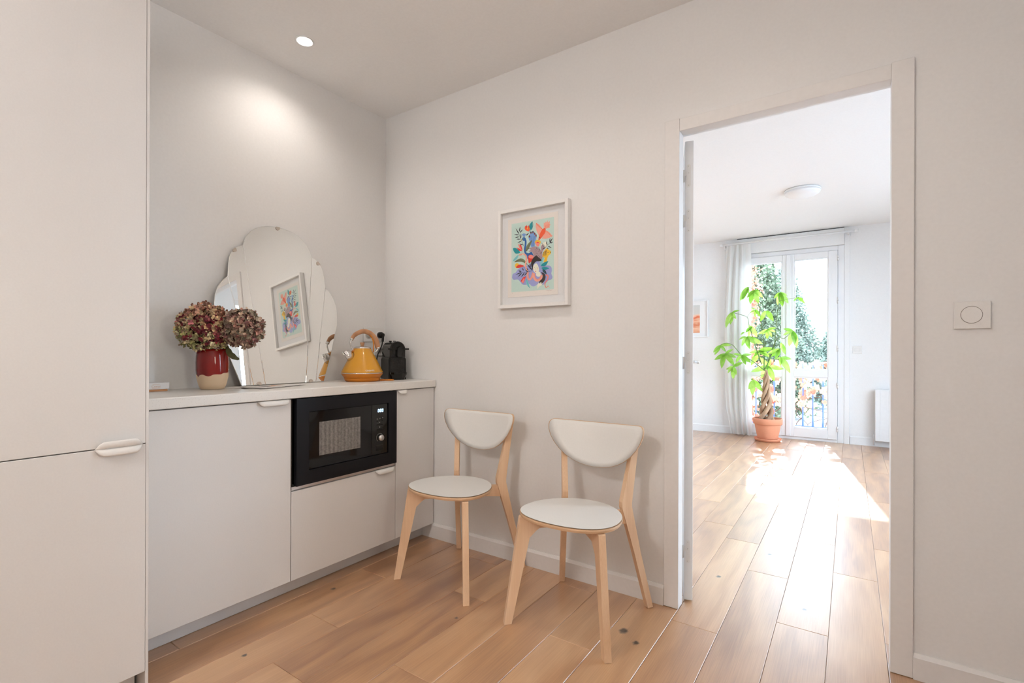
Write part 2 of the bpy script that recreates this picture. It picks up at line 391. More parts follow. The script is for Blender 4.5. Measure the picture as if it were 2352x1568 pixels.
# rebated lining on the far side
b_ = MB(); b_.box(DX0 - .03, DX0 - .012, .046, WT + .012, .002, DZ + .03); b_.box(DX1 + .012, DX1 + .03, .046, WT + .012, .002, DZ + .03); b_.box(DX0 - .03, DX1 + .03, .046, WT + .012, DZ + .012, DZ + .03)
struct(b_, 'trim_4', M_white)

# door leaf, opened into the far room beyond a right angle
DOPEN = R(17.5)
door = bpy.data.objects.new('door_1', None); COL.objects.link(door); door.location = (DX0 - .001, WT + .003, 0); door.rotation_euler = (0, 0, DOPEN)
tag(door, kind='structure'); ORG['door_1'] = Vector((0, 0, 0))
MB().cbox(0, .036, 0, .71, .008, 2.03, .0015).build('leaf', M_white, door)
for z in (1.877, 1.678, 1.053, .222):
    hb = MB()
    hb.prism([(.007 + .0085 + .0085*math.cos(t), z + s_*.042 + .0085*math.sin(t)) for s_, ts in ((1, [i*math.pi/8 for i in range(9)]), (-1, [math.pi + i*math.pi/8 for i in range(9)])) for t in ts],
             lambda p: (p[0], -.0006, p[1]), lambda p: (p[0], -.0022, p[1]))
    hb.box(-.004, .008, -.0022, -.0006, z + .0, z + .022)
    h_ = hb.build('hinge', M_plastic, door)
    kb = MB().tube([(-.005, -.003, z - .028), (-.005, -.003, z + .026)], .0045, 10); kb.build('hinge_pin', M_plastic, h_)
    sb_ = MB()
    for q in (-.042, .012, .042): sb_.lathe([(.0022, 0), (.0022, .0006)], (0, 0, 0), 8)
    for i in range(len(sb_.v)):
        k = i // 16; q = (-.042, .012, .042)[k]; v = sb_.v[i]; sb_.v[i] = (.0155 + v[0], -.0022 - v[2], z + q + v[1])
    sb_.build('screw', M_brush, h_)
hd = MB(); hd.tube([(.036, .655, 1.045), (.044, .655, 1.045)], .024, 20); hd.tube([(.044, .655, 1.045), (.082, .655, 1.045), (.090, .648, 1.045), (.091, .56, 1.045)], .009, 10)
hd.build('door_handle', M_brush, door)
hd = MB(); hd.tube([(0, .655, 1.045), (-.008, .655, 1.045)], .024, 20); hd.tube([(-.008, .655, 1.045), (-.05, .655, 1.045), (-.054, .56, 1.045)], .009, 10)
hd.build('door_handle', M_brush, door)

# unseen windows added to light the near and the far room
r = bpy.data.objects.new('added_window_3', None); COL.objects.link(r); tag(r, kind='structure'); ORG[r.name] = Vector((0, 0, 0))
f = MB(); t = .045; xa, xb = RX + .06, RX + .12; y0, y1, z0, z1 = W2
f.box(xa, xb, y0, y0 + t, z0, z1); f.box(xa, xb, y1 - t, y1, z0, z1); f.box(xa, xb, y0 + t, y1 - t, z0, z0 + t); f.box(xa, xb, y0 + t, y1 - t, z1 - t, z1)
f.build('window_frame', M_upvc, r); MB().box(RX + .088, RX + .092, y0 + t, y1 - t, z0 + t, z1 - t).build('pane', M_pane2, r)
r = bpy.data.objects.new('added_window_1', None); COL.objects.link(r); tag(r, kind='structure'); ORG[r.name] = Vector((0, 0, 0))
f = MB(); t = .06; xa, xb = FX1 + .06, FX1 + .12; ys = [W4[0] + (W4[1] - W4[0])*i/3 for i in range(4)]
f.box(xa, xb, W4[0], W4[1], W4[2], W4[2] + t); f.box(xa, xb, W4[0], W4[1], W4[3] - t, W4[3])
for y in ys: f.box(xa, xb, max(W4[0], y - t/2), min(W4[1], y + t/2), W4[2] + t, W4[3] - t)
f.build('window_frame', M_upvc, r)
for i in range(3): MB().box(FX1 + .088, FX1 + .092, ys[i] + t/2, ys[i+1] - t/2, W4[2] + t, W4[3] - t).build('pane', M_pane, r)
r = bpy.data.objects.new('added_window_2', None); COL.objects.link(r); tag(r, kind='structure'); ORG[r.name] = Vector((0, 0, 0))
f = MB(); t = .06; ya, yb = YF + .0, YF + .06
for (a, b2, c, d) in ((W3[0], W3[0] + t, 0, W3[3]), (W3[1] - t, W3[1], 0, W3[3]), (W3[0] + t, W3[1] - t, 0, t), (W3[0] + t, W3[1] - t, W3[3] - t, W3[3]), (-.39, -.31, t, W3[3] - t)): f.box(a, b2, ya, yb, c, d)
f.build('window_frame', M_upvc, r)
for (a, b2) in ((W3[0] + t, -.39), (-.31, W3[1] - t)): MB().box(a, b2, YF + .028, YF + .032, t, W3[3] - t).build('pane', M_pane, r)

# french door in the far wall
fd = bpy.data.objects.new('door_2', None); COL.objects.link(fd); tag(fd, kind='structure'); ORG['door_2'] = Vector((0,0,0))
f = MB(); y0, y1 = YF - .01, YF + .07
f.cbox(OX0 - .0, OX0 + .06, y0, y1, 0, OZ, .003); f.cbox(OX1 - .065, OX1, y0, y1, 0, OZ, .003); f.cbox(OX0 + .06, OX1 - .065, y0, y1, 2.345, OZ, .003); f.cbox(OX0 + .06, OX1 - .065, y0, y1, 0, .035, .003)
f.box(OX0 + .05, OX0 + .075, YF + .031, y1, .02, 2.36); f.box(OX1 - .085, OX1 - .06, YF + .031, y1, .02, 2.36); f.box(OX0 + .06, OX1 - .065, YF + .031, y1, 2.325, 2.36); f.box(OX0 + .06, OX1 - .065, YF + .031, y1, .02, .06)
f.box(1.775, 1.805, YF + .031, YF + .04, .03, 2.35)
f.build('door_frame', M_upvc, fd)
def fleaf(x0, x1, gx0, gx1):
    ya, yb = YF - .03, YF + .03
    l = MB(); l.cbox(x0, gx0, ya, yb, .037, 2.343, .004); l.cbox(gx1, x1, ya, yb, .037, 2.343, .004)
    for z0, z1 in ((.037, .152), (.79, .882), (2.268, 2.343)): l.cbox(gx0, gx1, ya, yb, z0, z1, .004)
    lo = l.build('leaf', M_upvc, fd)
    for z0, z1 in ((.152, .79), (.882, 2.268)):
        bd = MB(); t = .012
        for (a, b2, c, d) in ((gx0, gx0+t, z0, z1), (gx1-t, gx1, z0, z1), (gx0+t, gx1-t, z0, z0+t), (gx0+t, gx1-t, z1-t, z1)): bd.box(a, b2, ya + .008, yb - .008, c, d)
        bd.build('glazing_bead', M_upvc, lo)
        MB().box(gx0 + t, gx1 - t, YF - .002, YF + .002, z0 + t, z1 - t).build('pane', M_pane, lo)
    return lo
ll = fleaf(1.262, 1.788, 1.312, 1.740); lr = fleaf(1.790, 2.333, 1.872, 2.237)
MB().cbox(1.786, 1.838, YF - .042, YF - .031, .04, 2.34, .004).build('astragal', M_upvc, fd)
for z in (2.25, 1.733, 1.149, .698, .168):
    hb = MB().tube([(2.336, YF - .034, z - .035), (2.336, YF - .034, z - .001)], .008, 10); hb.tube([(2.336, YF - .034, z + .001), (2.336, YF - .034, z + .035)], .008, 10)
    hb.build('hinge', M_plastic, fd)
# casing beside it and roller shutter box above
struct(MB().cbox(OX1, OX1 + .055, YF - .014, YF + .0, 0, HF - .0, .002), 'trim_5', M_farwall)
struct(MB().cbox(OX0 - .035, OX0, YF - .014, YF + .0, 0, OZ, .002), 'trim_6', M_farwall)
sb = thing('shutter_box', (1.8, YF, 2.40), 'long white roller shutter box above the french door', 'shutter box')
MB().cbox(OX0, OX1, YF - .035, YF - .001, OZ + .005, HF - .055, .003).build('casing', M_farwall, sb)
MB().cbox(OX0, OX1, YF - .045, YF - .001, HF - .050, HF - .012, .002).build('cover_strip', M_farwall, sb)
MB().box(OX0 + .005, OX1 - .005, YF - .030, YF - .001, HF - .012, HF - .001).build('gap_shade', plain('gap_shade', (.08,.08,.085), .9), sb)  # dark-coloured strip standing in for the shade of the gap

# ------------------------------------------------------------------ kitchen units
XF = .43                       # front plane of the base units' doors
ZT, TT, ZB = .931, .040, .083  # worktop top, its thickness, underside of the doors
YS = [-1.507, -.907, -.302, -.004]
GAP = .0016
def lip_handle(parent, x, y0, y1, z, up=1):
    """edge-pull lip: a thin curled plate hooked on the door edge, hanging down (up=1) or standing up (up=-1)"""
    n = 10; mb = MB(); hh = .021; L0 = y1 - y0
    rows = []
    sec = [(-.012, .0012), (.004, .0012), (.012, .0004), (.0165, -.005), (.018, -.011), (.018, -.016), (.017, -hh)]
    m_ = 14
    for k in range(m_ + 1):
        u = k / m_; y = y0 + L0 * u
        d = min(u, 1 - u) * L0
        fall = 1 - max(0, 1 - d / .022) ** 2     # rounded ends of the lip
        rows.append([(x + (a if i < 2 else .004 + (a - .004) * max(.12, fall)), y, z + up * (q if i < 2 else q * max(.1, fall))) for i, (a, q) in enumerate(sec)])
    vs = [v for r_ in rows for v in r_]; ns = len(sec)
    fs = [(i*ns+j, (i+1)*ns+j, (i+1)*ns+j+1, i*ns+j+1) for i in range(m_) for j in range(ns-1)]
    mb.add(vs, fs, 0, True)
    o = mb.build('handle', M_handle, parent)
    sm = o.modifiers.new('t', 'SOLIDIFY'); sm.thickness = .0016; sm.offset = 0
    return o
def unit(name, y0, y1, label, x1=XF, z1=ZT - TT - .006, cat='cabinet', body_top=None):
    t = thing(name, (x1 - .2, (y0 + y1) / 2, 0), label, cat)
    MB().box(.004, x1 - .021, y0 + .0005, y1 - .0005, ZB, body_top or z1).build('body', M_gapshade if False else M_cab, t)
    return t
u1 = unit('base_cabinet', YS[0], YS[1], 'white base cabinet with one wide door between tall unit and microwave')
d1 = MB().cbox(XF - .019, XF, YS[0] + GAP, YS[1] - GAP, ZB + .002, ZT - TT - .005, .0012).build('door', M_cab, u1)
lip_handle(d1, XF, -1.058, -.918, ZT - TT - .0045)
u2 = unit('microwave_cabinet', YS[1], YS[2], 'white base unit with a wide drawer under the microwave', body_top=.495)
MB().box(.004, XF - .021, YS[1] + .0005, YS[1] + .017, .495, ZT - TT - .002).build('side_panel', M_gapshade, u2)  # panel coloured dark for the black shadow beside the microwave
MB().box(.004, XF - .021, YS[2] - .017, YS[2] - .0005, .495, ZT - TT - .002).build('side_panel', M_cab, u2)
d2 = MB().cbox(XF - .019, XF, YS[1] + GAP, YS[2] - GAP, ZB + .002, .478, .0012).build('drawer', M_cab, u2)
lip_handle(d2, XF, -.442, -.316, .4785)
MB().cbox(XF - .016, XF - .003, YS[1] + .003, YS[2] - .003, .482, .4985, .001).build('metal_strip', M_brush, u2)
u3 = unit('base_cabinet', YS[2], YS[3], 'narrow white base cabinet in the corner right of the microwave')
d3 = MB().cbox(XF - .019, XF, YS[2] + GAP, YS[3] - GAP, ZB + .002, ZT - TT - .005, .0012).build('door', M_cab, u3)
lip_handle(d3, XF, -.292, -.222, ZT - TT - .0045)
tag(MB().cbox(.330, .346, YS[0] - .0, -.002, .001, ZB - .001, .001).build('plinth', M_plinth), 'silver grey plinth board under the white base cabinets', 'plinth')
tag(MB().cbox(.002, .446, YS[0] + .001, -.002, ZT - TT, ZT, .003).build('worktop', M_top), 'speckled cream stone worktop over the base cabinets', 'worktop')

# tall unit at the left
TX = .62
t = thing('tall_cabinet', (.31, -2.1, 0), 'tall white cabinet at the left edge with two stacked doors', 'tall cabinet')
MB().box(.004, TX - .021, -2.72, YS[0] - .017, .083, 2.40).build('body', M_cab, t)
MB().cbox(.002, TX - .001, YS[0] - .0092, YS[0] - .0005, .001, 2.40, .0012).build('side_panel', M_cab, t)
MB().box(.004, TX - .06, -2.72, YS[0] - .018, .001, .082).build('plinth_board', M_plinth, t)
for (ya, yb) in ((-2.116, YS[0] - .0100), (-2.716, -2.120)):
    up = MB().cbox(TX - .019, TX, ya, yb, .8075, 2.398, .0012).build('door', M_cab, t)
    lo = MB().cbox(TX - .019, TX, ya, yb, .085, .8045, .0012).build('door', M_cab, t)
    lip_handle(up, TX, yb - .128, yb - .010, .8075, -1)
    lip_handle(lo, TX, yb - .128, yb - .010, .8045, 1)

# ------------------------------------------------------------------ built-in microwave
mw = thing('microwave', (.2, -.6045, .50), 'black built-in microwave oven under the worktop', 'microwave')
MY0, MY1, MZ0, MZ1 = -.888, -.305, .4995, .8865
MB().box(.03, XF - .01, MY0 + .02, MY1 - .02, .4965, MZ1 - .006).build('body', M_bplast, mw)
iy0, iy1, iz0, iz1 = -.828, -.362, .562, .826
f = MB()
for (a, b2, c, d) in ((MY0, iy0, MZ0, MZ1), (iy1, MY1, MZ0, MZ1), (iy0, iy1, MZ0, iz0), (iy0, iy1, iz1, MZ1)): f.box(XF - .009, XF + .012, a, b2, c, d)
f.build('frame', M_black, mw)
MB().cbox(XF - .004, XF + .006, iy0 + .002, -.4685, iz0 + .002, iz1 - .002, .001).build('door', M_bglass, mw)
dr = mw.children[-1]
# perforated viewing window: fine vertical bars
m, nt, b = new_mat('window_mesh')
tc = N(nt, 'ShaderNodeTexCoord'); sx = N(nt, 'ShaderNodeSeparateXYZ'); L(nt, tc.outputs['Object'], sx.inputs[0])
ml = N(nt, 'ShaderNodeMath', operation='MULTIPLY', i_1=900.0); L(nt, sx.outputs[1], ml.inputs[0]); sn = N(nt, 'ShaderNodeMath', operation='SINE'); L(nt, ml.outputs[0], sn.inputs[0])
no = N(nt, 'ShaderNodeTexNoise', i_Scale=120.0); L(nt, tc.outputs['Object'], no.inputs['Vector'])
ad = N(nt, 'ShaderNodeMath', operation='MULTIPLY_ADD', i_1=.42); L(nt, sn.outputs[0], ad.inputs[0]); L(nt, no.outputs['Fac'], ad.inputs[2])
cr = N(nt, 'ShaderNodeValToRGB'); cr.color_ramp.elements[0].color = (.06, .055, .05, 1); cr.color_ramp.elements[1].color = (.34, .32, .30, 1)
L(nt, ad.outputs[0], cr.inputs[0]); L(nt, cr.outputs[0], b.inputs['Base Color']); b.inputs['Roughness'].default_value = .3
MB().box(XF + .0055, XF + .0068, -.771, -.540, .617, .772).build('viewing_window', m, dr)
cp = MB().cbox(XF - .004, XF + .006, -.4675, iy1 - .002, iz0 + .002, iz1 - .002, .001).build('control_panel', M_bgloss, mw)
def on_x(vs, y, z, x): return [(x + v[2], y + v[0], z + v[1]) for v in vs]
M_led = plain('led_digits', (.45, .70, 1.0), .4, emit=5.0, emcol=(.35, .62, 1.0))
# seven segment digits 0:00
dg = MB()
def seg0(yc, zc, wd=.0085, hh=.0165, t=.0022, sk=.0012):
    def q(y0, y1, z0, z1):
        dg.box(XF + .0062, XF + .0066, yc + y0 + sk*(z0/hh), yc + y1 + sk*(z0/hh), zc + z0, zc + z1)
    a, h2 = wd/2, hh/2
    q(-a, -a + t, -h2 + t*.6, -.0006); q(-a, -a + t, .0006, h2 - t*.6); q(a - t, a, -h2 + t*.6, -.0006); q(a - t, a, .0006, h2 - t*.6)
    q(-a + t*.7, a - t*.7, h2 - t, h2); q(-a + t*.7, a - t*.7, -h2, -h2 + t)
for yc in (-.4245, -.4105, -.398): seg0(yc, .7905)
dg.box(XF + .0062, XF + .0066, -.4184, -.4166, .7925, .7945); dg.box(XF + .0062, XF + .0066, -.4184, -.4166, .7865, .7885)
dg.build('display_digits', M_led, cp)
M_print = plain('grey_print', (.35, .34, .33), .5)
for k, (y, z) in enumerate(((-.4335, .747), (-.4155, .749), (-.3975, .751))):
    MB().tube([(XF + .005, y, z - .011), (XF + .0078, y, z - .011)], .0042, 12).build('button', M_bplast, cp)
    ic = MB(); ic.add([(XF + .0064, y + .0026*math.cos(t_*math.pi/4), z + .0008 + .0026*math.sin(t_*math.pi/4)) for t_ in range(8)], [list(range(8))]); ic.build('icon', M_print, cp)
for z in (.717, .692):
    MB().cbox(XF + .005, XF + .0082, -.437, -.395, z - .004, z + .004, .001).build('button', M_bplast, cp)
    ic = MB(); ic.add([(XF + .0064, -.4165 + .0025*math.cos(t_*math.pi/4), z + .0125 + .0025*math.sin(t_*math.pi/4)) for t_ in range(8)], [list(range(8))]); ic.build('icon', M_print, cp)
kn = MB().tube([(XF + .006, -.4165, .6495), (XF + .024, -.4165, .6495)], [.0155, .0148], 32).build('dial', M_brush, cp)
rg = MB()
for k in range(25):
    a0 = R(-55 + k * 290 / 24 - 0); a1 = R(-55 + (k + .8) * 290 / 24)
    if k == 24: break
    rg.add([(XF + .0064, -.4165 + r_*math.cos(a), .6495 + r_*math.sin(a)) for r_, a in ((.0205, a0), (.0205, a1), (.0222, a1), (.0222, a0))], [(0,1,2,3)])
rg.build('dial_scale', M_print, cp)
MB().cbox(XF + .005, XF + .0072, -.440, -.394, .583, .611, .0012).build('door_button', M_bplast, cp)

# ------------------------------------------------------------------ leaning mirror
MT = math.atan2(.085 - .012, .81); MN = Vector((math.cos(MT), 0, math.sin(MT))); MU = Vector((-math.sin(MT), 0, math.cos(MT)))
half = [[-0.221, 0.003], [-0.2790, 0.1649], [-0.3235, 0.3150], [-0.3280, 0.3545], [-0.3280, 0.3960], [-0.3230, 0.4320], [-0.3120, 0.4645], [-0.2960, 0.4900], [-0.2790, 0.5095], [-0.2630, 0.5245], [-0.2605, 0.5500], [-0.2580, 0.5840], [-0.2525, 0.6150], [-0.2430, 0.6410], [-0.2270, 0.6590], [-0.2160, 0.6715], [-0.2000, 0.6795], [-0.1865, 0.6865], [-0.1810, 0.7020], [-0.1730, 0.7240], [-0.1560, 0.7490], [-0.1390, 0.7680], [-0.1180, 0.7840], [-0.0910, 0.7970], [-0.0620, 0.8055], [-0.0310, 0.8100], [0, .8112]]
outl = half + [[-x, z] for x, z in half[-2::-1]]
MCY = -.7262
def mpt(y, s, d=0):
    v = Vector((.085, MCY, ZT)) + Vector((0, y, 0)) + MU * s + MN * d; return (v.x, v.y, v.z)
mt = thing('shell_mirror', (.06, MCY, ZT), 'frameless scalloped mirror leaning on the wall above the worktop', 'mirror')
# glass with a polished bevelled rim, backing board behind
mb = MB()
inn = []
n_ = len(outl)
for i in range(n_):
    p0, p1, p2 = Vector(outl[i-1]), Vector(outl[i]), Vector(outl[(i+1) % n_])
    d = (p2 - p0).normalized(); nrm = Vector((-d.y, d.x)); inn.append(Vector(p1) - nrm * .0022)
cs = sum((Vector(p) for p in outl), Vector((0, 0))) / n_
inn = [p if (p - cs).length < (Vector(outl[i]) - cs).length else 2*Vector(outl[i]) - p for i, p in enumerate(inn)]
vs = [mpt(p[0], p[1], 0) for p in inn] + [mpt(p[0], p[1], -.0012) for p in outl] + [mpt(p[0], p[1], -.004) for p in outl]
fs = [list(range(n_))]
for k in range(2):
    fs += [(k*n_+i, k*n_+(i+1) % n_, (k+1)*n_+(i+1) % n_, (k+1)*n_+i) for i in range(n_)]
fs.append(list(range(2*n_, 3*n_))[::-1])
glass_o = mb.add(vs, fs).build('mirror_glass', M_mirror, mt)
MB().prism([(p[0], p[1]) for p in [Vector(q)*1 - (Vector(q) - cs).normalized()*.004 for q in outl]], lambda p: mpt(p[0], p[1], -.0045), lambda p: mpt(p[0], p[1], -.012)).build('backing_board', plain('backing_board', (.62,.58,.53), .7), mt)
for (a, b2) in (((-.185, .686), (-.1065, .001)), ((-.2625, .523), (-.165, .003)), ((.1865, .684), (.1135, .003)), ((.262, .524), (.171, .003))):
    # engraved line: a shallow V seen as a narrow bright facet pair
    A, B = Vector(a), Vector(b2); d = (B - A).normalized(); q = Vector((-d.y, d.x)) * .0021
    gb = MB().add([mpt(*(A - q), .0002), mpt(*(B - q), .0002), mpt(*B, .0011), mpt(*A, .0011), mpt(*(A + q), .0002), mpt(*(B + q), .0002)], [(0,1,2,3), (3,2,5,4)])
    gb.build('engraved_line', M_mirror, mt)
for (y, s) in ((-.004, .8065), (-.2285, .6545), (.224, .656), (-.138, .006), (.1435, .006)):
    cb = MB(); a0 = 0
    up = Vector((y, s)) - Vector((0, .40)); up.normalize(); sd_ = Vector((-up.y, up.x)); c0 = Vector((y, s + (0 if s > .1 else .0))) + up * (.002 if s > .1 else .0)
    pts = [c0 + sd_ * .011 * math.cos(t_) - up * .013 * math.sin(t_) for t_ in [math.pi * i / 8 for i in range(9)]] + [c0 - sd_*.009 + up*(.004 if s > .1 else .003), c0 + sd_*.009 + up*(.004 if s > .1 else .003)]
    cb.prism(pts, lambda p: mpt(p[0], p[1], .0005), lambda p: mpt(p[0], p[1], .004))
    cb.build('clip', M_chrome, mt)

# ------------------------------------------------------------------ chairs
def make_chair(label):
    c = thing('dining_chair', (0, 0, 0), label, 'chair', 'white and birch dining chairs')
    # seat: egg-shaped ply with white laminate on top
    out = []
    for k in range(64):
        a = 2*math.pi*k/64; sn_, cn = math.sin(a), math.cos(a)
        ex = .92
        X = .207*math.copysign(abs(cn)**ex, cn)*(1 - .17*sn_); Y = -.072 + .183*math.copysign(abs(sn_)**ex, sn_)
        out.append((X, Y))
    def dish(p): return -.0012*math.exp(-((p[0]/.12)**2 + ((p[1] + .05)/.12)**2))
    st = MB(); n = len(out)
    rings = []
    for sc, dz in ((.93, -.019), (.985, -.016), (1.0, -.008), (.995, -.0025)):
        rings.append([((p[0])*sc, -.072 + (p[1]+.072)*sc, .450 + dz) for p in out])
    vs = [v for r_ in rings for v in r_]; fs = [list(range(n))[::-1]]
    for i in range(3): fs += [(i*n+k, i*n+(k+1) % n, (i+1)*n+(k+1) % n, (i+1)*n+k) for k in range(n)]
    fs.append(list(range(3*n, 4*n)))
    so = st.add(vs, fs, 0, False).build('seat', M_ply, c)
    lt = MB(); vs = []; fs = []
    rr = (1.0, .8, .6, .4, .2)
    for sc in rr:
        for p in out:
            q = (p[0]*sc*.985, -.072 + (p[1]+.072)*sc*.985); vs.append((q[0], q[1], .4512 + dish(q)))
    vs.append((0, -.072, .4512 + dish((0, -.072))))
    for i in range(4): fs += [(i*n+k, i*n+(k+1) % n, (i+1)*n+(k+1) % n, (i+1)*n+k) for k in range(n)]
    fs += [(4*n+k, 4*n+(k+1) % n, 5*n) for k in range(n)]
    lt.add(vs, fs, 0, True).build('seat_laminate', M_lam, so)
    # backrest
    bw, n = .226, 40
    def bsurf(x, z, off):
        y = .160 + .22*(z - .70) - 1.05*x*x
        return (x, y + off, z)
    up_ = [(-.226, .765), (-.2235, .778), (-.216, .787), (-.205, .790)] + [(-.205 + .41*k/12, .790 - .006*math.sin(math.pi*k/12)) for k in range(1, 12)] + [(.205, .790), (.216, .787), (.2235, .778), (.226, .765)]
    lowp = [(.224, .745), (.214, .718), (.196, .688), (.172, .660), (.142, .634), (.108, .614), (.072, .601), (.036, .594), (0, .592)]
    low = lowp + [(-x, z) for x, z in lowp[-2::-1]]
    poly = up_ + low
    def sheet(mb, off0, off1, shrink=1.0):
        cz = .70
        pp = [(x*shrink, cz + (z-cz)*shrink) for x, z in poly]; m_ = len(pp)
        rings = [[(x*k, cz + (z-cz)*k) for x, z in pp] for k in (1, .82, .62, .42, .2)]
        for off, flip in ((off0, False), (off1, True)):
            vs = [bsurf(x, z, off) for r_ in rings for x, z in r_] + [bsurf(0, cz, off)]
            fs = [(i*m_+k, i*m_+(k+1) % m_, (i+1)*m_+(k+1) % m_, (i+1)*m_+k) for i in range(4) for k in range(m_)] + [(4*m_+k, 4*m_+(k+1) % m_, 5*m_) for k in range(m_)]
            mb.add(vs, fs, 0, True)
        o = len(mb.v); a0 = o - 2*(5*m_+1); b0 = o - (5*m_+1)
        for k in range(m_): mb.f.append([a0+k, a0+(k+1) % m_, b0+(k+1) % m_, b0+k]); mb.mi.append(0); mb.sm.append(False)
    bk = MB(); sheet(bk, -.0055, .0055); bo = bk.build('backrest', M_ply, c)
    bl = MB(); sheet(bl, -.0068, -.0054, .985); bl.build('backrest_laminate', M_lam, bo)
    # legs
    for s_ in (-1, 1):
        dv = Vector((s_*.70, -.714, 0)); nv = Vector((-dv.y, dv.x, 0))
        f0 = Vector((s_*.216, -.230, 0))
        fn = lambda off: (lambda p: tuple(f0 + dv*p[0] + nv*off + Vector((0, 0, p[1]))))
        # front leg with its small knee gusset, in the diagonal plane (first coordinate outward from the foot)
        prof = [(-.016, .001), (.015, .001), (-.039, .36), (-.049, .427), (-.052, .431), (-.100, .431), (-.130, .431), (-.130, .380), (-.118, .372), (-.090, .345)]
        lg = MB().prism(prof, fn(-.0135), fn(.0135)); lg.build('leg', M_birch, c)
        # cross beam from this front leg to the opposite rear leg; one passes under the other
        A = f0 + dv*(-.126); Bp = Vector((-s_*.142, .125, 0))
        dd = (Bp - A); ln = dd.length; dd.normalize(); nn2 = Vector((-dd.y, dd.x, 0))
        z0, z1 = (.380, .431) if s_ < 0 else (.377, .431)
        pr = [(0, z0), (ln*.42, z0 + .004), (ln*.58, z0 + .004), (ln, z0 - .004), (ln, z1), (0, z1)]
        wd2 = .0108 if s_ < 0 else .0104
        cbm = MB().prism(pr, lambda p: tuple(A + dd*p[0] + nn2*-wd2 + Vector((0, 0, p[1]))), lambda p: tuple(A + dd*p[0] + nn2*wd2 + Vector((0, 0, p[1]))))
        cbm.build('cross_beam', M_birch, c)
        # rear leg, bent at the seat, in its own diagonal plane
        re_ = Vector((s_*.565, .825, 0)); rn = Vector((-re_.y, re_.x, 0)); r0_ = Vector((s_*.213, .225, 0))
        prof = [(-.013, .001), (.013, .001), (-.052, .25), (-.096, .445), (-.096, .462), (-.078, .60), (-.056, .752), (-.058, .758), (-.078, .760), (-.081, .755), (-.113, .60), (-.144, .468), (-.144, .445), (-.084, .25)]
        fr = lambda off: (lambda p: tuple(r0_ + re_*p[0] + rn*off + Vector((0, 0, p[1]))))
        rl = MB().prism(prof, fr(-.0125), fr(.0125)); rl.build('leg', M_birch, c)
    return c
ch1 = make_chair('white and birch dining chair beside the corner cabinet, under no picture')
ch1['label'] = 'white birch-legged dining chair nearer the kitchen cabinets'
ch1.location = (.868, -.262, 0)
ch2 = copy_tree(ch1); ch2['label'] = 'white birch-legged dining chair nearer the doorway'
ch2.location = (1.531, -.280, 0)

# ------------------------------------------------------------------ framed picture
def art_uv(x, y):
    a, b2, c, d, e, f_, g, h = (0.001335313648, 1.77623881e-05, -0.11714294964, 0.000127388916, 0.000783931790, -0.171534074716, 7.4818439e-05, -3.633472e-06)
    w_ = g*x + h*y + 1
    return ((a*x + b2*y + c)/w_, (d*x + e*y + f_)/w_)
PX0, PX1, PZ0, PZ1 = .914, 1.333, 1.327, 1.844
pic = thing('picture_frame', (1.1235, 0, PZ0), 'white framed illustration of flowers and animals on the back wall', 'picture')
f = MB(); t_ = .0175
for (a, b2, c, d) in ((PX0, PX0 + t_, PZ0, PZ1), (PX1 - t_, PX1, PZ0, PZ1), (PX0 + t_, PX1 - t_, PZ0, PZ0 + t_), (PX0 + t_, PX1 - t_, PZ1 - t_, PZ1)): f.cbox(a, b2, -.033, -.001, c, d, .0008)
f.build('frame', plain('frame_white', (.86,.845,.83), .4), pic)
mat_o = MB().box(PX0 + t_, PX1 - t_, -.012, -.002, PZ0 + t_, PZ1 - t_).build('passepartout', plain('mat_board', (.84, .84, .845), .8), pic)
QX0, QX1, QZ0, QZ1 = .967, 1.268, 1.384, 1.794
MB().box(QX0, QX1, -.0135, -.012, QZ0, QZ1).build('paper', plain('print_paper', (.88, .83, .78), .8), pic)
MB().box(PX0 + t_, PX1 - t_, -.0225, -.021, PZ0 + t_, PZ1 - t_).build('glass', M_pglass, pic)
AX0, AX1, AZ0, AZ1 = .990, 1.245, 1.411, 1.769
art_cols = [('mint', (188,211,203)), ('lilac', (150,156,204)), ('pink', (236,160,142)), ('orange', (234,88,48)), ('blue', (36,92,160)), ('sky', (116,152,204)),
            ('mauve', (164,140,146)), ('yellow', (240,180,48)), ('olive', (112,120,88)), ('teal', (28,140,150)), ('ink', (40,40,52)), ('face', (238,226,210)),
            ('coral', (238,130,120)), ('red', (214,54,44)), ('dark', (52,44,44)), ('aqua', (120,190,196))]
art_m = [plain('print_' + n_2, [min(.92, v*1.22) for v in srgb(*c)], .7) for n_2, c in art_cols]; AI = {n_2: i for i, (n_2, c) in enumerate(art_cols)}
art = MB(); lay = [0]
def apoly(pts, col, closed=True):
    lay[0] += 1; y = -.0136 - lay[0]*.000004
    vs = []
    for q in pts:
        u, v = art_uv(*q); vs.append((AX0 + u*(AX1-AX0), y, AZ1 - v*(AZ1-AZ0)))
    art.add(vs, [list(range(len(vs)))], AI[col])
def smooth(pts, n=4):
    m_ = len(pts); out = []
    for i in range(m_):
        p0, p1, p2, p3 = [Vector(pts[(i+k) % m_]) for k in (-1, 0, 1, 2)]
        for k in range(n):
            s2 = k/n; out.append(tuple(.5*((2*p1)+(-p0+p2)*s2+(2*p0-5*p1+4*p2-p3)*s2*s2+(-p0+3*p1-3*p2+p3)*s2**3)))
    return out
def ablob(pts, col): apoly(smooth(pts), col)
def aell(cx, cy, rx, ry, col): apoly([(cx + rx*math.cos(i*math.pi/9), cy + ry*math.sin(i*math.pi/9)) for i in range(18)], col)
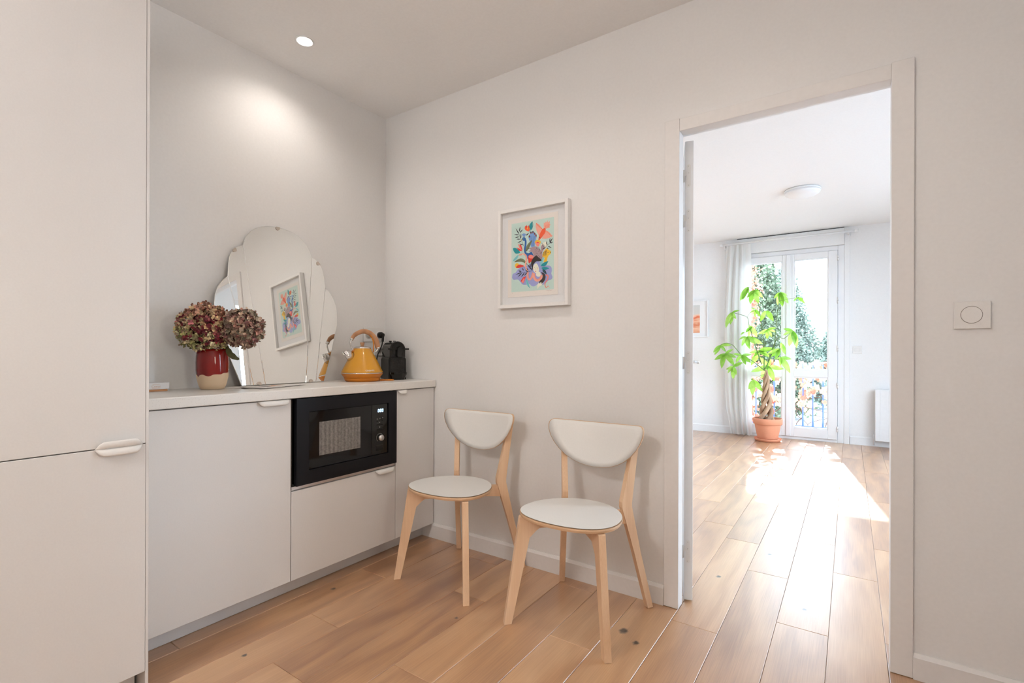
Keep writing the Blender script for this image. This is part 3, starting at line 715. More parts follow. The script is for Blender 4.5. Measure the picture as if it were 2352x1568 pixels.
def astroke(pts, wd, col, taper=0):
    P = bez([(p[0], p[1], 0) for p in pts], 6); n = len(P); Lf, Rt = [], []
    for i, p in enumerate(P):
        d = (P[min(i+1, n-1)] - P[max(i-1, 0)]).normalized(); q = Vector((-d.y, d.x, 0)) * wd/2 * (1 - taper*i/(n-1))
        Lf.append((p + q)[:2]); Rt.append((p - q)[:2])
    for i in range(n-1): apoly([Lf[i], Lf[i+1], Rt[i+1], Rt[i]], col); lay[0] -= 1
    lay[0] += 1
def aleaf(x0, y0, x1, y1, wd, col, bend=0):
    A, B = Vector((x0, y0)), Vector((x1, y1)); d = B - A; q = Vector((-d.y, d.x)).normalized()
    pts = []
    for sgn in (1, -1):
        for i in (range(0, 9) if sgn > 0 else range(8, -1, -1)):
            s2 = i/8; c = A + d*s2 + q*bend*math.sin(math.pi*s2); pts.append(tuple(c + q*sgn*wd/2*math.sin(math.pi*s2**.8)))
    apoly(pts, col)
def afern(path, leaves, col='ink'):
    astroke(path, 5, col)
    for l in leaves: aleaf(*l, 17, col)
apoly([(85,205),(885,75),(862,1430),(68,1483)], 'mint')
ablob([(85,1190),(100,1140),(150,1115),(190,1060),(260,1015),(330,1000),(420,960),(470,930),(560,900),(640,960),(650,1010),(720,990),(790,995),(825,1030),(830,1090),(820,1140),(840,1200),(825,1245),(770,1265),(730,1300),(690,1340),(620,1350),(560,1340),(500,1375),(450,1370),(410,1335),(340,1345),(280,1340),(235,1290),(190,1245),(120,1250),(90,1225)], 'lilac')
apoly([(545,180),(600,215),(660,290),(700,340),(640,410),(592,420),(555,345),(535,250)], 'pink')
apoly([(690,285),(690,185),(715,190),(725,160),(742,180),(760,135),(770,180),(808,150),(800,200),(818,225),(795,245),(808,275),(720,300)], 'pink')
apoly([(728,330),(790,362),(850,430),(800,468),(720,488),(650,480),(700,400)], 'pink')
for i in range(6): astroke([(552+i*20, 190+i*20), (562+i*20, 225+i*19)], 8, 'orange')
for i in range(6): astroke([(742+i*21, 330+i*20), (728+i*21, 352+i*19)], 8, 'orange')
for i in range(4): astroke([(730+i*18, 285-i*6), (722+i*26, 205-abs(i-2)*-14)], 5, 'orange')
ablob([(690,288),(724,300),(715,370),(660,450),(600,512),(585,512),(600,430),(640,340)], 'orange'); aell(612, 462, 8, 11, 'dark')
ablob([(440,378),(485,340),(530,380),(556,420),(540,500),(522,560),(510,640),(450,640),(432,560),(410,500),(400,440)], 'sky')
for (x, y) in ((447,370),(484,362),(517,390),(543,425),(417,442)): aell(x, y, 13, 21, 'dark'); aell(x, y+6, 6, 10, 'orange')
for x in (440, 465, 490, 515): astroke([(x, 430), (478 + (x-478)*.4, 620)], 4, 'blue')
apoly([(272,402),(310,380),(357,392),(328,452),(308,452)], 'sky')
astroke([(318,480),(345,520),(342,600),(328,690),(350,760),(420,770),(460,760)], 34, 'blue'); aell(315, 488, 36, 34, 'blue')
ablob([(345,750),(400,755),(460,735),(500,850),(480,900),(385,870)], 'blue'); apoly([(282,480),(280,505),(246,520)], 'yellow')
aell(308, 486, 12, 8, 'aqua'); aell(308, 486, 5, 5, 'dark')
aleaf(345, 730, 475, 500, 60, 'olive', -10); astroke([(352,720),(400,620),(465,515)], 4, 'dark')
ablob([(398,665),(470,642),(540,630),(600,668),(650,740),(662,820),(640,880),(560,850),(500,820),(470,740),(402,722),(440,690)], 'mauve')
ablob([(628,640),(650,585),(715,540),(748,560),(735,625),(690,690),(650,730)], 'face'); ablob([(628,650),(655,600),(690,620),(700,660),(670,715),(645,740)], 'mauve')
for i in range(5): astroke([(650+i*14, 560+i*12), (668+i*10, 640+i*8)], 5, 'dark', .6)
random.seed(3)
for i in range(46):
    x, y = random.uniform(510, 650), random.uniform(650, 850)
    if (y - 640) > (x - 600)*.9 and y < 700 + (x-470)*1.0: aell(x, y, 4, 6, 'dark')
aell(402, 668, 7, 7, 'dark')
ablob([(664,770),(700,705),(742,668),(772,692),(816,722),(814,770),(775,800),(752,850),(738,915),(680,925),(700,850),(664,830)], 'yellow')
for i in range(5): astroke([(672+i*17, 735-i*8), (682+i*12, 815-i*4)], 9, 'ink', .7)
astroke([(752,745),(790,738)], 7, 'dark'); aell(812, 742, 8, 9, 'dark')
afern([(310,620),(270,520),(225,400),(215,360)], [(228,400,160,280),(232,350,245,252),(238,370,295,305),(225,410,130,400),(228,440,142,465),(245,490,170,488),(255,480,262,380),(262,525,190,560),(300,600,225,575)])
afern([(690,680),(740,620),(800,570),(850,540)], [(750,610,735,530),(795,575,860,465),(805,570,862,560),(800,560,805,470),(760,625,835,660),(740,660,780,672),(720,650,650,690)])
ablob([(330,290),(345,240),(372,280),(410,230),(424,290),(415,345),(360,330)], 'orange'); apoly([(358,220),(384,250),(372,285),(355,260)], 'red'); apoly([(372,290),(392,260),(398,310)], 'yellow'); astroke([(410,345),(440,300),(430,380)], 6, 'teal')
aleaf(452, 320, 478, 155, 66, 'teal', -14); aleaf(352, 425, 412, 372, 18, 'ink'); astroke([(458,315),(492,230),(480,165)], 3, 'ink')
ablob([(516,560),(540,515),(590,510),(630,540),(610,590),(560,590)], 'yellow'); ablob([(530,570),(560,545),(605,560),(600,610),(578,635),(545,610)], 'coral'); aell(572, 556, 24, 12, 'red')
astroke([(582,635),(598,680)], 8, 'aqua')
apoly([(175,640),(245,680),(290,715),(215,708)], 'red'); apoly([(232,590),(262,600),(286,690),(262,690)], 'red'); apoly([(200,575),(235,600),(272,700),(225,660)], 'coral')
ablob([(108,660),(150,652),(200,680),(238,740),(190,760),(150,755),(118,710)], 'teal'); aleaf(105, 900, 215, 780, 46, 'aqua', 8); astroke([(112,890),(205,785)], 3, 'teal')
aleaf(125, 920, 385, 985, 66, 'olive', -70); astroke([(140,912),(250,880),(375,975)], 4, 'dark')
aell(180, 985, 40, 48, 'yellow'); ablob([(158,1018),(200,975),(250,965),(310,995),(250,1020),(200,1030)], 'red')
astroke([(222,790),(300,770),(355,812),(352,900),(338,970),(355,1040),(385,1092)], 27, 'pink'); aell(292, 778, 9, 8, 'face')
astroke([(385,1105),(372,1180),(402,1248),(448,1215),(478,1120)], 34, 'pink'); astroke([(388,1140),(400,1230),(440,1205),(470,1110)], 8, 'coral')
afern([(470,1080),(380,1105),(270,1110),(215,1095)], [(300,1080,275,1025),(262,1100,200,1075),(390,1080,360,1030),(260,1110,145,1160),(270,1120,190,1200),(320,1115,255,1205),(370,1115,305,1180),(385,1110,330,1060)])
afern([(465,1075),(410,1030),(385,985)], [(425,1030,385,970),(430,1035,425,930),(470,1075,400,1000)])
apoly([(244,1275),(290,1205),(345,1185),(320,1260),(290,1318)], 'red'); apoly([(258,1290),(300,1225),(322,1235),(285,1318)], 'coral')
aleaf(350, 1230, 418, 1412, 46, 'aqua', 12); astroke([(352,1240),(378,1340),(410,1405)], 4, 'teal')
ablob([(392,820),(430,785),(480,800),(492,850),(440,920),(398,935)], 'red'); ablob([(400,815),(440,785),(485,805),(480,850),(420,850)], 'coral')
aleaf(612, 1000, 690, 820, 46, 'aqua', -6); aleaf(628, 1000, 770, 905, 66, 'teal', 8); aleaf(635, 1035, 785, 1040, 56, 'teal', 6); aleaf(655, 1060, 735, 1160, 44, 'ink', -4); astroke([(660,1065),(725,1150)], 5, 'teal')
ablob([(472,1065),(445,985),(450,905),(490,842),(545,798),(575,825),(642,885),(610,908),(540,912),(500,955),(482,1005)], 'dark'); apoly([(520,815),(540,795),(548,830)], 'dark')
ablob([(482,1000),(500,950),(550,912),(605,915),(617,970),(612,1060),(598,1130),(560,1060),(530,980)], 'lilac')
ablob([(478,1020),(505,965),(545,948),(578,1000),(592,1060),(582,1110),(545,1138),(508,1108),(484,1070)], 'face'); ablob([(545,1125),(600,1105),(622,1155),(602,1195),(555,1192),(532,1160)], 'face')
astroke([(490,1030),(510,1028)], 4, 'dark'); astroke([(548,1020),(572,1022)], 4, 'dark'); aell(488, 1052, 8, 8, 'coral'); aell(557, 1050, 10, 8, 'coral'); aell(528, 1098, 9, 7, 'red'); astroke([(522,1030),(520,1075)], 2.5, 'mauve')
astroke([(492,1130),(492,1200),(540,1265),(610,1245),(645,1165)], 44, 'pink'); astroke([(512,1140),(515,1200),(550,1245),(605,1228),(632,1170)], 10, 'coral')
astroke([(715,1165),(758,1185),(742,1260),(702,1315),(702,1372),(726,1405),(758,1372),(780,1400)], 26, 'coral', .75)
ablob([(628,1112),(690,1140),(712,1200),(690,1275),(640,1322),(588,1318),(610,1270),(650,1230),(658,1170)], 'dark')
apoly([(556,1345),(590,1300),(600,1330),(618,1290),(620,1335),(640,1290),(638,1340),(668,1300),(640,1355),(590,1385),(550,1430)], 'face')
astroke([(725,1456),(745,1450),(760,1458),(780,1448),(800,1456),(828,1450)], 3, 'mauve'); astroke([(76,1500),(88,1496),(100,1500)], 3, 'mauve')
art.build('print', art_m, pic, fix=False)

# ------------------------------------------------------------------ wall plates
sw = thing('wall_switch', (2.78, 0, 1.177), 'white rectangular wall plate with an oval push button right of the doorway', 'switch')
MB().cbox(2.738, 2.8265, -.009, -.0005, 1.178, 1.266, .0015).build('plate', M_plastic, sw)
ov = MB(); cx, cz = 2.7805, 1.2225
for r0, r1, yy in ((1, 1, -.0092),):
    ring = []
pts = [(math.cos(i*math.pi/18), math.sin(i*math.pi/18)) for i in range(36)]
ov.prism(pts, lambda p: (cx + .0258*p[0], -.0085, cz + .0268*p[1]), lambda p: (cx + .0252*p[0], -.0112, cz + .0262*p[1])); ov.build('button', M_plastic, sw)
rg = MB()
vs = [(cx + .0268*p[0], -.0091, cz + .0279*p[1]) for p in pts] + [(cx + .0256*p[0], -.0091, cz + .0266*p[1]) for p in pts]
rg.add(vs, [(i, (i+1) % 36, 36+(i+1) % 36, 36+i) for i in range(36)]); rg.build('button_gap', plain('gap_shadow_line', (.16,.13,.11), .9), sw)
def socket(name, y0, y1, z0, z1, centres, label):
    s = thing(name, (0, (y0+y1)/2, z0), label, 'socket')
    MB().cbox(.0005, .009, y0, y1, z0, z1, .0015).build('plate', M_plastic, s)
    for (yc, zc) in centres:
        MB().tube([(.0085, yc, zc), (.0105, yc, zc)], .026, 32).build('outlet_ring', M_plastic, s)
        MB().tube([(.0104, yc, zc), (.0108, yc, zc)], .0205, 32).build('outlet_well', plain('outlet_well', (.55,.53,.50), .5), s)
    return s
socket('wall_socket', -.178, -.018, 1.158, 1.246, ((-.140, 1.201), (-.056, 1.201)), 'white double wall socket above the coffee machine')
socket('wall_socket', -.095, -.018, 1.072, 1.155, ((-.056, 1.112),), 'lower single white wall socket half hidden behind the coffee machine')
pg = thing('power_plug', (.011, -.056, 1.201), 'black power plug and cord in the wall socket', 'plug')
b_ = MB(); b_.tube([(.011, -.056, 1.201), (.030, -.056, 1.201), (.036, -.056, 1.201)], [.0195, .0190, .0150], 20); b_.rbox(.026, .052, -.066, -.046, 1.190, 1.212, .006, 2); b_.build('plug_body', M_bplast, pg)
MB().tube(bez([(.046, -.058, 1.194), (.047, -.060, 1.175), (.047, -.062, 1.160)], 4), .0075, 10).build('strain_relief', M_bplast, pg)
MB().tube(bez([(.047, -.062, 1.165), (.046, -.068, 1.135), (.044, -.082, 1.105), (.045, -.098, 1.08), (.047, -.108, 1.045), (.050, -.108, .98), (.055, -.09, .945), (.075, -.075, .9365)], 6), .0036, 8).build('cord', M_bplast, pg)

# ------------------------------------------------------------------ kettle
KX, KY = .186, -.329
kt = thing('kettle', (KX, KY, ZT), 'mustard yellow pyramid kettle with wood-grip loop handle on the worktop', 'kettle')
kr = Vector((.19, .982, 0)).normalized()   # handle side
kq = Vector((-kr.y, kr.x, 0))
def kp(u, z, w_=0): v = Vector((KX, KY, 0)) + kr*u + kq*w_; return (v.x, v.y, z)
MB().lathe([(.086, .0005), (.093, .004), (.098, .016), (.0985, .0195)], (KX, KY, ZT), 48).build('power_base', M_yel2, kt)
MB().lathe([(.096, .0198), (.0985, .021), (.1125, .041), (.1145, .0445)], (KX, KY, ZT), 48).build('lower_body', M_yel2, kt)
MB().lathe([(.1140, .0445), (.1165, .0455), (.1165, .0485), (.1140, .0495)], (KX, KY, ZT), 48).build('band', M_steel, kt)
bod = MB().lathe([(.1138, .0497), (.1125, .0535), (.0925, .094), (.0725, .133), (.0575, .161), (.0505, .175), (.0485, .1815), (.0465, .184)], (KX, KY, ZT), 64).build('body', M_yel, kt)
lid = MB().lathe([(.0475, .184), (.046, .188), (.036, .1945), (.020, .198), (.004, .1985)], (KX, KY, ZT), 40).build('lid', M_steel, kt)
MB().lathe([(.0085, .198), (.0095, .203), (.0125, .216), (.0118, .218), (.003, .2183)], (KX, KY, ZT), 20).build('lid_knob', M_khandle, lid)
sp_ = MB(); r0, r1 = [], []
for k in range(24):
    a = 2*math.pi*k/24; ca_, sa_ = math.cos(a), math.sin(a)
    # root ellipse on the body, mouth ellipse open to the upper left
    r0.append(Vector(kp(-.062 + .0135*sa_, 1.0625 + .026*sa_, .026*ca_)))
    r1.append(Vector(kp(-.101 + .0175*sa_, 1.0995 + .0040*sa_, .0150*ca_)))
sp_.add(r0 + r1, [(k, (k+1) % 24, 24+(k+1) % 24, 24+k) for k in range(24)], 0, True); so = sp_.build('spout', M_steel, kt)
sm = so.modifiers.new('t', 'SOLIDIFY'); sm.thickness = .0015
hp = bez([kp(-.063, 1.168), kp(-.047, 1.189), kp(-.020, 1.205), kp(.008, 1.212), kp(.038, 1.206), kp(.065, 1.188), kp(.086, 1.160), kp(.096, 1.122)], 6)
MB().tube(hp, [.0085]*6 + [.0095 + .003*min(1, i/30) for i in range(len(hp)-6)], 14, flat=1.25).build('handle', M_khandle, kt)
for a, b2 in ((hp[0], hp[1]), (hp[-1], hp[-2])):
    d = (a - b2).normalized(); MB().tube([a - d*.001, a + d*.006], .0108 if a is hp[0] else .0138, 16).build('ferrule', M_steel, kt)
MB().tube(bez([kp(-.065, 1.165), kp(-.071, 1.147), kp(-.067, 1.124), kp(-.051, 1.100)], 5), .0045, 10).build('handle_wire', M_steel, kt)
MB().tube(bez([kp(.096, 1.119), kp(.093, 1.106), kp(.078, 1.095), kp(.052, 1.092)], 5), .0048, 10).build('handle_wire', M_steel, kt)
MB().tube([kp(-.058, 1.104), kp(-.048, 1.096)], [.010, .012], 12).build('handle_mount', M_yel2, kt)
MB().tube(bez([kp(.046, 1.192, -.004), kp(.056, 1.180, -.004), kp(.064, 1.162, -.004), kp(.068, 1.140, -.004), kp(.066, 1.094, -.004)], 5), [.0055]*6 + [.0035]*15, 8).build('lid_lever', M_yel2, kt)
MB().tube(bez([kp(.080, .9345, -.05), kp(.105, .935, -.065), kp(.130, .935, -.085), kp(.155, .935, -.075), kp(.150, .935, -.035), kp(.098, .935, .0)], 6), .0034, 8).build('cord', M_yel2, kt)
# raised lettering on the body
vs, fs = text_mb('CREATE', .0115, .0006)
tv = []
view = Vector((.779, -.627, 0)); aw = math.atan2(view.y, view.x) + .39
for v in vs:
    z = .0585 + v.y; rr = .1125 - (.1125 - .0925)*(z - .0535)/(.094 - .0535) + .0010
    a = aw + v.x*1.25/rr; tv.append((KX + (rr + v.z)*math.cos(a), KY + (rr + v.z)*math.sin(a), ZT + z))
MB().add(tv, fs).build('lettering', plain('silver_print', (.86, .84, .82), .35), kt)

# ------------------------------------------------------------------ capsule coffee machine
CA = R(-24); cf = Vector((math.cos(CA), math.sin(CA), 0)); crt = Vector((-cf.y, cf.x, 0))
CO = Vector((.236, -.112, ZT))
cm = thing('coffee_machine', tuple(CO), 'small black capsule coffee machine in the corner of the worktop', 'coffee machine')
def cpnt(d, s2, z): v = CO + cf*d + crt*s2; return (v.x, v.y, CO.z + z)
def arch(hw, ztop, zbot=0.0, zw=None, n=14):
    pts = [(-hw, zbot), ]
    r_ = hw
    pts += [(-r_*math.cos(math.pi*i/n), ztop - r_ + r_*math.sin(math.pi*i/n)) for i in range(n+1)]
    pts.append((hw, zbot)); return pts
cb = MB()
# lower body a little wider than the head
low_ = [(-.054, .001), (-.054, .118), (-.050, .128), (-.046, .133), (.046, .133), (.050, .128), (.054, .118), (.054, .001)]
cb.prism(low_, lambda p: cpnt(-.150, p[0], p[1]), lambda p: cpnt(-.004, p[0], p[1]))
cb.build('body', M_bplast, cm)
hd = MB().prism(arch(.0475, .228, .134), lambda p: cpnt(-.150, p[0], p[1]), lambda p: cpnt(.0, p[0], p[1]), smooth=False); hd.build('head', M_bgloss, cm)
MB().prism(arch(.0475, .2275, .134), lambda p: cpnt(.0, p[0], p[1]), lambda p: cpnt(.006, p[0]*.94, .134 + (p[1]-.134)*.975)).build('face_plate', M_bplast, cm)
MB().prism([(.037*math.cos(i*math.pi/14), .178 + .040*math.sin(i*math.pi/14)) for i in range(28)], lambda p: cpnt(.006, p[0], p[1]), lambda p: cpnt(.0085, p[0]*.96, .178 + (p[1]-.178)*.96)).build('face_disc', M_bgloss, cm)
MB().prism([(-.004, .19), (.013, .20), (.017, .185), (.019, .140), (.012, .134), (-.006, .134), (-.012, .14), (-.010, .18)], lambda p: cpnt(.008, p[0], p[1]), lambda p: cpnt(.030, p[0]*.9, p[1])).build('coffee_outlet', M_bgloss, cm)
lv = MB(); lv.cbox(-.11, .020, -.0635, -.0585, .1785, .1855, .001); lv.cbox(-.11, .020, .0585, .0635, .1785, .1855, .001); lv.cbox(.013, .022, -.0635, .0635, .1775, .1865, .001)
lv.v = [cpnt(*v) for v in lv.v]; lv.build('lever', M_bgloss, cm)
bb = MB(); 
for s2 in (-.014, .012): bb.tube([cpnt(-.095, s2, .226), cpnt(-.095, s2, .2325)], .0085, 14)
bb.build('button', M_bplast, cm)
MB().prism([(-.046, .045), (.046, .045), (.046, .118), (.040, .127), (-.040, .127), (-.046, .118)], lambda p: cpnt(-.004, p[0], p[1]), lambda p: cpnt(.001, p[0], p[1])).build('front_panel', M_bplast, cm)
dots = MB()
for i in range(9):
    for j in range(9):
        y, z = -.038 + i*.0095, .052 + j*.0082
        dots.add([cpnt(.0013, y + .0018*math.cos(k*math.pi/3), z + .0018*math.sin(k*math.pi/3)) for k in range(6)] + [cpnt(.0024, y, z)], [(k, (k+1) % 6, 6) for k in range(6)], 0, True)
tag(dots.build('dimple_grid', M_bgloss, cm), kind='stuff')
tr_ = MB(); pp = [(0, -.046), (.028, -.046), (.046, -.034), (.054, -.012), (.054, .012), (.046, .034), (.028, .046), (0, .046)]
tr_.prism(pp, lambda p: cpnt(p[0]*.72, p[1]*.80, .002), lambda p: cpnt(p[0], p[1]*1.05, .034)); tr_.prism(pp, lambda p: cpnt(p[0], p[1]*1.05, .0345), lambda p: cpnt(p[0]*1.02, p[1]*1.07, .0445))
tr_.build('drip_tray', M_bgloss, cm)

# ------------------------------------------------------------------ vase with dried hydrangeas
VX, VY = .147, -1.105
m, nt, b = new_mat('two_tone_glaze')
tc = N(nt, 'ShaderNodeTexCoord'); sx = N(nt, 'ShaderNodeSeparateXYZ'); L(nt, tc.outputs['Object'], sx.inputs[0])
nv_ = N(nt, 'ShaderNodeVectorMath', operation='MULTIPLY'); nv_.inputs[1].default_value = (1, 1, .12); L(nt, tc.outputs['Object'], nv_.inputs[0])
no = N(nt, 'ShaderNodeTexNoise', i_Scale=32.0, i_Detail=1.0); L(nt, nv_.outputs[0], no.inputs['Vector'])
pw = N(nt, 'ShaderNodeMath', operation='POWER', i_1=4.0); L(nt, no.outputs['Fac'], pw.inputs[0])
dr_ = N(nt, 'ShaderNodeMath', operation='MULTIPLY_ADD', i_1=.05); L(nt, pw.outputs[0], dr_.inputs[0]); L(nt, sx.outputs[2], dr_.inputs[2])
tl = N(nt, 'ShaderNodeMath', operation='MULTIPLY_ADD', i_1=-.07); L(nt, sx.outputs[1], tl.inputs[0]); L(nt, dr_.outputs[0], tl.inputs[2])
th = N(nt, 'ShaderNodeMapRange'); th.inputs[1].default_value = .0705; th.inputs[2].default_value = .072; L(nt, tl.outputs[0], th.inputs[0])
n2 = N(nt, 'ShaderNodeTexNoise', i_Scale=22.0); L(nt, nv_.outputs[0], n2.inputs['Vector'])
cr = N(nt, 'ShaderNodeValToRGB'); cr.color_ramp.elements[0].position = .35; cr.color_ramp.elements[1].position = .7
cr.color_ramp.elements[0].color = c4(srgb(96, 10, 10)); cr.color_ramp.elements[1].color = c4(srgb(146, 22, 18)); L(nt, n2.outputs['Fac'], cr.inputs[0])
mx = N(nt, 'ShaderNodeMix', data_type='RGBA'); mx.inputs[6].default_value = c4(srgb(226, 198, 164)); L(nt, th.outputs[0], mx.inputs[0]); L(nt, cr.outputs[0], mx.inputs[7]); L(nt, mx.outputs[2], b.inputs['Base Color'])
rr_ = N(nt, 'ShaderNodeMapRange'); rr_.inputs[3].default_value = .7; rr_.inputs[4].default_value = .08; L(nt, th.outputs[0], rr_.inputs[0]); L(nt, rr_.outputs[0], b.inputs['Roughness'])
va = MB().lathe([(.040, .0005), (.047, .003), (.054, .022), (.061, .055), (.0635, .085), (.0640, .115), (.0625, .145), (.0595, .166), (.0575, .175), (.0555, .1765), (.0535, .174), (.056, .150), (.059, .11), (.055, .04), (.040, .012), (.001, .011)], (0, 0, 0), 56, cap=False)
# thrown pot: not quite round
va.v = [(x*(1 + .012*math.sin(3*math.atan2(y, x) + z*20)), y*(1 + .012*math.sin(2*math.atan2(y, x) + 1)), z) for (x, y, z) in va.v]
vo_ = va.build('vase', m); vo_.location = (VX, VY, ZT)
tag(vo_, 'red and cream two-tone glazed ceramic vase on the worktop', 'vase')

m, nt, b = new_mat('dried_petal')
at = N(nt, 'ShaderNodeVertexColor'); at.layer_name = 'petal'
no = N(nt, 'ShaderNodeTexNoise', i_Scale=180.0); tc = N(nt, 'ShaderNodeTexCoord'); L(nt, tc.outputs['Object'], no.inputs['Vector'])
mx = N(nt, 'ShaderNodeMix', data_type='RGBA'); mx.blend_type = 'MULTIPLY'; mx.inputs[0].default_value = .3; L(nt, at.outputs['Color'], mx.inputs[6]); L(nt, no.outputs['Fac'], mx.inputs[7])
L(nt, mx.outputs[2], b.inputs['Base Color']); b.inputs['Roughness'].default_value = .8
M_petal = m
M_stem = plain('dry_stem', (.10, .07, .03), .8); M_dleaf = leafy('dry_leaf', (.12, .11, .04), (.28, .25, .10), .2, 60)
crt_ = Vector((math.cos(R(34.4)), math.sin(R(34.4)), 0)); cfw = Vector((-crt_.y, crt_.x, 0))   # image right / away, at the photo's heading
def hydrangea(name, C, rad, nfl, label, palette, stem, squash=(1, 1, .92), psz=1.0, leaf=None, seed=1):
    rnd = random.Random(seed)
    t = thing(name, tuple(stem[0]), label, 'flower', 'dried hydrangeas in the vase')
    MB().tube(bez(stem, 6), .0032, 8).build('stem', M_stem, t)
    vs, fs, cols = [], [], []
    for i in range(nfl):
        # fibonacci directions
        zf = 1 - 2*(i + .5)/nfl; ph = i*2.399963
        d = Vector((math.sqrt(1-zf*zf)*math.cos(ph), math.sqrt(1-zf*zf)*math.sin(ph), zf))
        bump = 1 + .10*math.sin(d.x*7 + seed)*math.sin(d.y*6 + 2) + rnd.uniform(-.15, .08)
        P = C + Vector((d.x*squash[0], d.y*squash[1], d.z*squash[2]))*rad*bump
        nrm = (d + Vector((rnd.uniform(-.85,.85), rnd.uniform(-.85,.85), rnd.uniform(-.85,.85)))).normalized()
        a = nrm.orthogonal().normalized(); b2 = nrm.cross(a)
        rot = rnd.uniform(0, 6.28); sz = psz*rnd.uniform(.0105, .0155)
        base = palette(d, rnd)
        for k in range(4):
            th_ = rot + k*math.pi/2; u = a*math.cos(th_) + b2*math.sin(th_); v = nrm.cross(u)
            cup = rnd.uniform(-.3, 1.5); o = len(vs)
            vs += [P, P + u*sz*.55 + v*sz*.50 + nrm*sz*(.15*cup + rnd.uniform(-.15,.2)), P + u*sz*1.05 + v*sz*.22 + nrm*sz*(.45*cup + rnd.uniform(-.2,.3)), P + u*sz*1.02 - v*sz*.28 + nrm*sz*(.45*cup + rnd.uniform(-.2,.3)), P + u*sz*.5 - v*sz*.52 + nrm*sz*(.15*cup + rnd.uniform(-.15,.2)), P + u*sz*.62 + nrm*sz*.05]
            fs += [(o, o+1, o+5), (o+1, o+2, o+5), (o+2, o+3, o+5), (o+3, o+4, o+5), (o+4, o, o+5)]
            j = rnd.uniform(.7, 1.25); cc = [min(1, x*j) for x in base]; cols += [cc]*15
    # dark core so that no light leaks through
    me = bpy.data.meshes.new('flower_head'); og = ORG[t.name]
    me.from_pydata([tuple(Vector(v) - og) for v in vs], [], fs); me.materials.append(M_petal)
    ca = me.color_attributes.new('petal', 'BYTE_COLOR', 'CORNER')
    for i, c in enumerate(cols): ca.data[i].color_srgb = (c[0], c[1], c[2], 1)
    ho = bpy.data.objects.new('flower_head', me); COL.objects.link(ho); ho.parent = t; tag(ho, kind='stuff'); ORG[ho.name] = og
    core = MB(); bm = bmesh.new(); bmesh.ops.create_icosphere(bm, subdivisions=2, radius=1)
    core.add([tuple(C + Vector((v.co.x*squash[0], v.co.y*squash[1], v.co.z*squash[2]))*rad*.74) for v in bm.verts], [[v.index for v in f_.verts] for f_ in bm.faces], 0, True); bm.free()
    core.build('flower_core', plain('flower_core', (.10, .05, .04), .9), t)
    if leaf:
        lm = MB(); pth = bez(leaf, 5); n = len(pth); vv = []
        for i, p in enumerate(pth):
            s2 = i/(n-1); wd = .016*math.sin(math.pi*min(1, .08 + s2*.92))**.7 + .001
            q = Vector((.3, .25, .9)).normalized(); e_ = .004*math.sin(i*2.1)
            vv += [p - q*wd + cfw*e_, p + Vector((0, 0, .003)), p + q*wd*.8 - cfw*e_]
        lm.add(vv, [(i*3+j, i*3+3+j, i*3+4+j, i*3+1+j) for i in range(n-1) for j in range(2)], 0, True)
        lm.build('leaf', M_dleaf, t)
    return t
def pal1(d, rnd):
    r = d.dot(crt_); u = d.z; g = -.55*r - .75*u + rnd.uniform(-.55, .55)
    if g > .30: return rnd.choice([(.80,.76,.56), (.72,.70,.46), (.90,.82,.66), (.74,.62,.52), (.66,.66,.44)])
    if u > .5: return rnd.choice([(.74,.52,.44), (.80,.60,.50), (.66,.46,.38), (.84,.72,.56)])
    return rnd.choice([(.58,.20,.26), (.52,.16,.22), (.72,.42,.42), (.92,.82,.66), (.88,.76,.58), (.62,.30,.33), (.80,.66,.50)])
def pal2(d, rnd):
    return rnd.choice([(.70,.53,.48), (.78,.58,.52), (.60,.46,.42), (.74,.66,.58), (.62,.42,.42), (.58,.53,.45), (.84,.72,.62)])
RIM = Vector((VX, VY, ZT + .172))
H1 = Vector((VX + .042, VY - .022, 1.198)) - crt_*.030
H2 = Vector((VX + .030, VY - .010, 1.197)) + crt_*.126
hydrangea('hydrangea', H1, .096, 900, 'large dried hydrangea head, green and burgundy, left one in the vase', pal1, [Vector((VX, VY, ZT + .03)), RIM + Vector((-.005, 0, 0)) - crt_*.012, H1], (1.04, 1.04, .98), .80, seed=2)
hydrangea('hydrangea', H2, .077, 540, 'smaller brownish dried hydrangea head, right one in front of the mirror', pal2, [Vector((VX, VY, ZT + .03)), RIM + crt_*.028, H2 - crt_*.05 - Vector((0, 0, .035)), H2], (1.0, 1.0, 1.0), .88,
          [RIM + crt_*.048 + Vector((0, 0, .012)), RIM + crt_*.062 + Vector((0, 0, .006)), RIM + crt_*.085 + Vector((0, 0, -.022)), RIM + crt_*.118 + Vector((0, 0, -.042))], seed=5)

# ------------------------------------------------------------------ card box and cards
bx = thing('card_box', (.10, -1.33, ZT), 'small white box with tan base and fine print beside the vase', 'box')
MB().cbox(.040, .106, -1.432, -1.262, ZT + .0005, ZT + .009, .001).build('base', plain('tan_board', srgb(196,140,92), .6), bx)
MB().cbox(.038, .110, -1.436, -1.257, ZT + .0095, ZT + .036, .001).build('lid', plain('white_card', (.78,.76,.75), .6), bx)
vs, fs = text_mb('Coeur', .0125, .0002)
MB().add(on_x(vs, -1.305, ZT + .0175, .1103), fs).build('lettering', plain('pale_orange_print', srgb(214,176,150), .6), bx)
ln = MB(); ln.box(.1101, .1104, -1.318, -1.292, ZT + .0295, ZT + .0305); ln.box(.1101, .1104, -1.320, -1.290, ZT + .0135, ZT + .0150)
ln.build('fine_print', MATS['pale_orange_print'], bx)
card_cols = [plain('card_white', (.78,.75,.73), .55), plain('card_grey', (.42,.38,.38), .5), plain('card_tan', srgb(206,164,132), .6)]
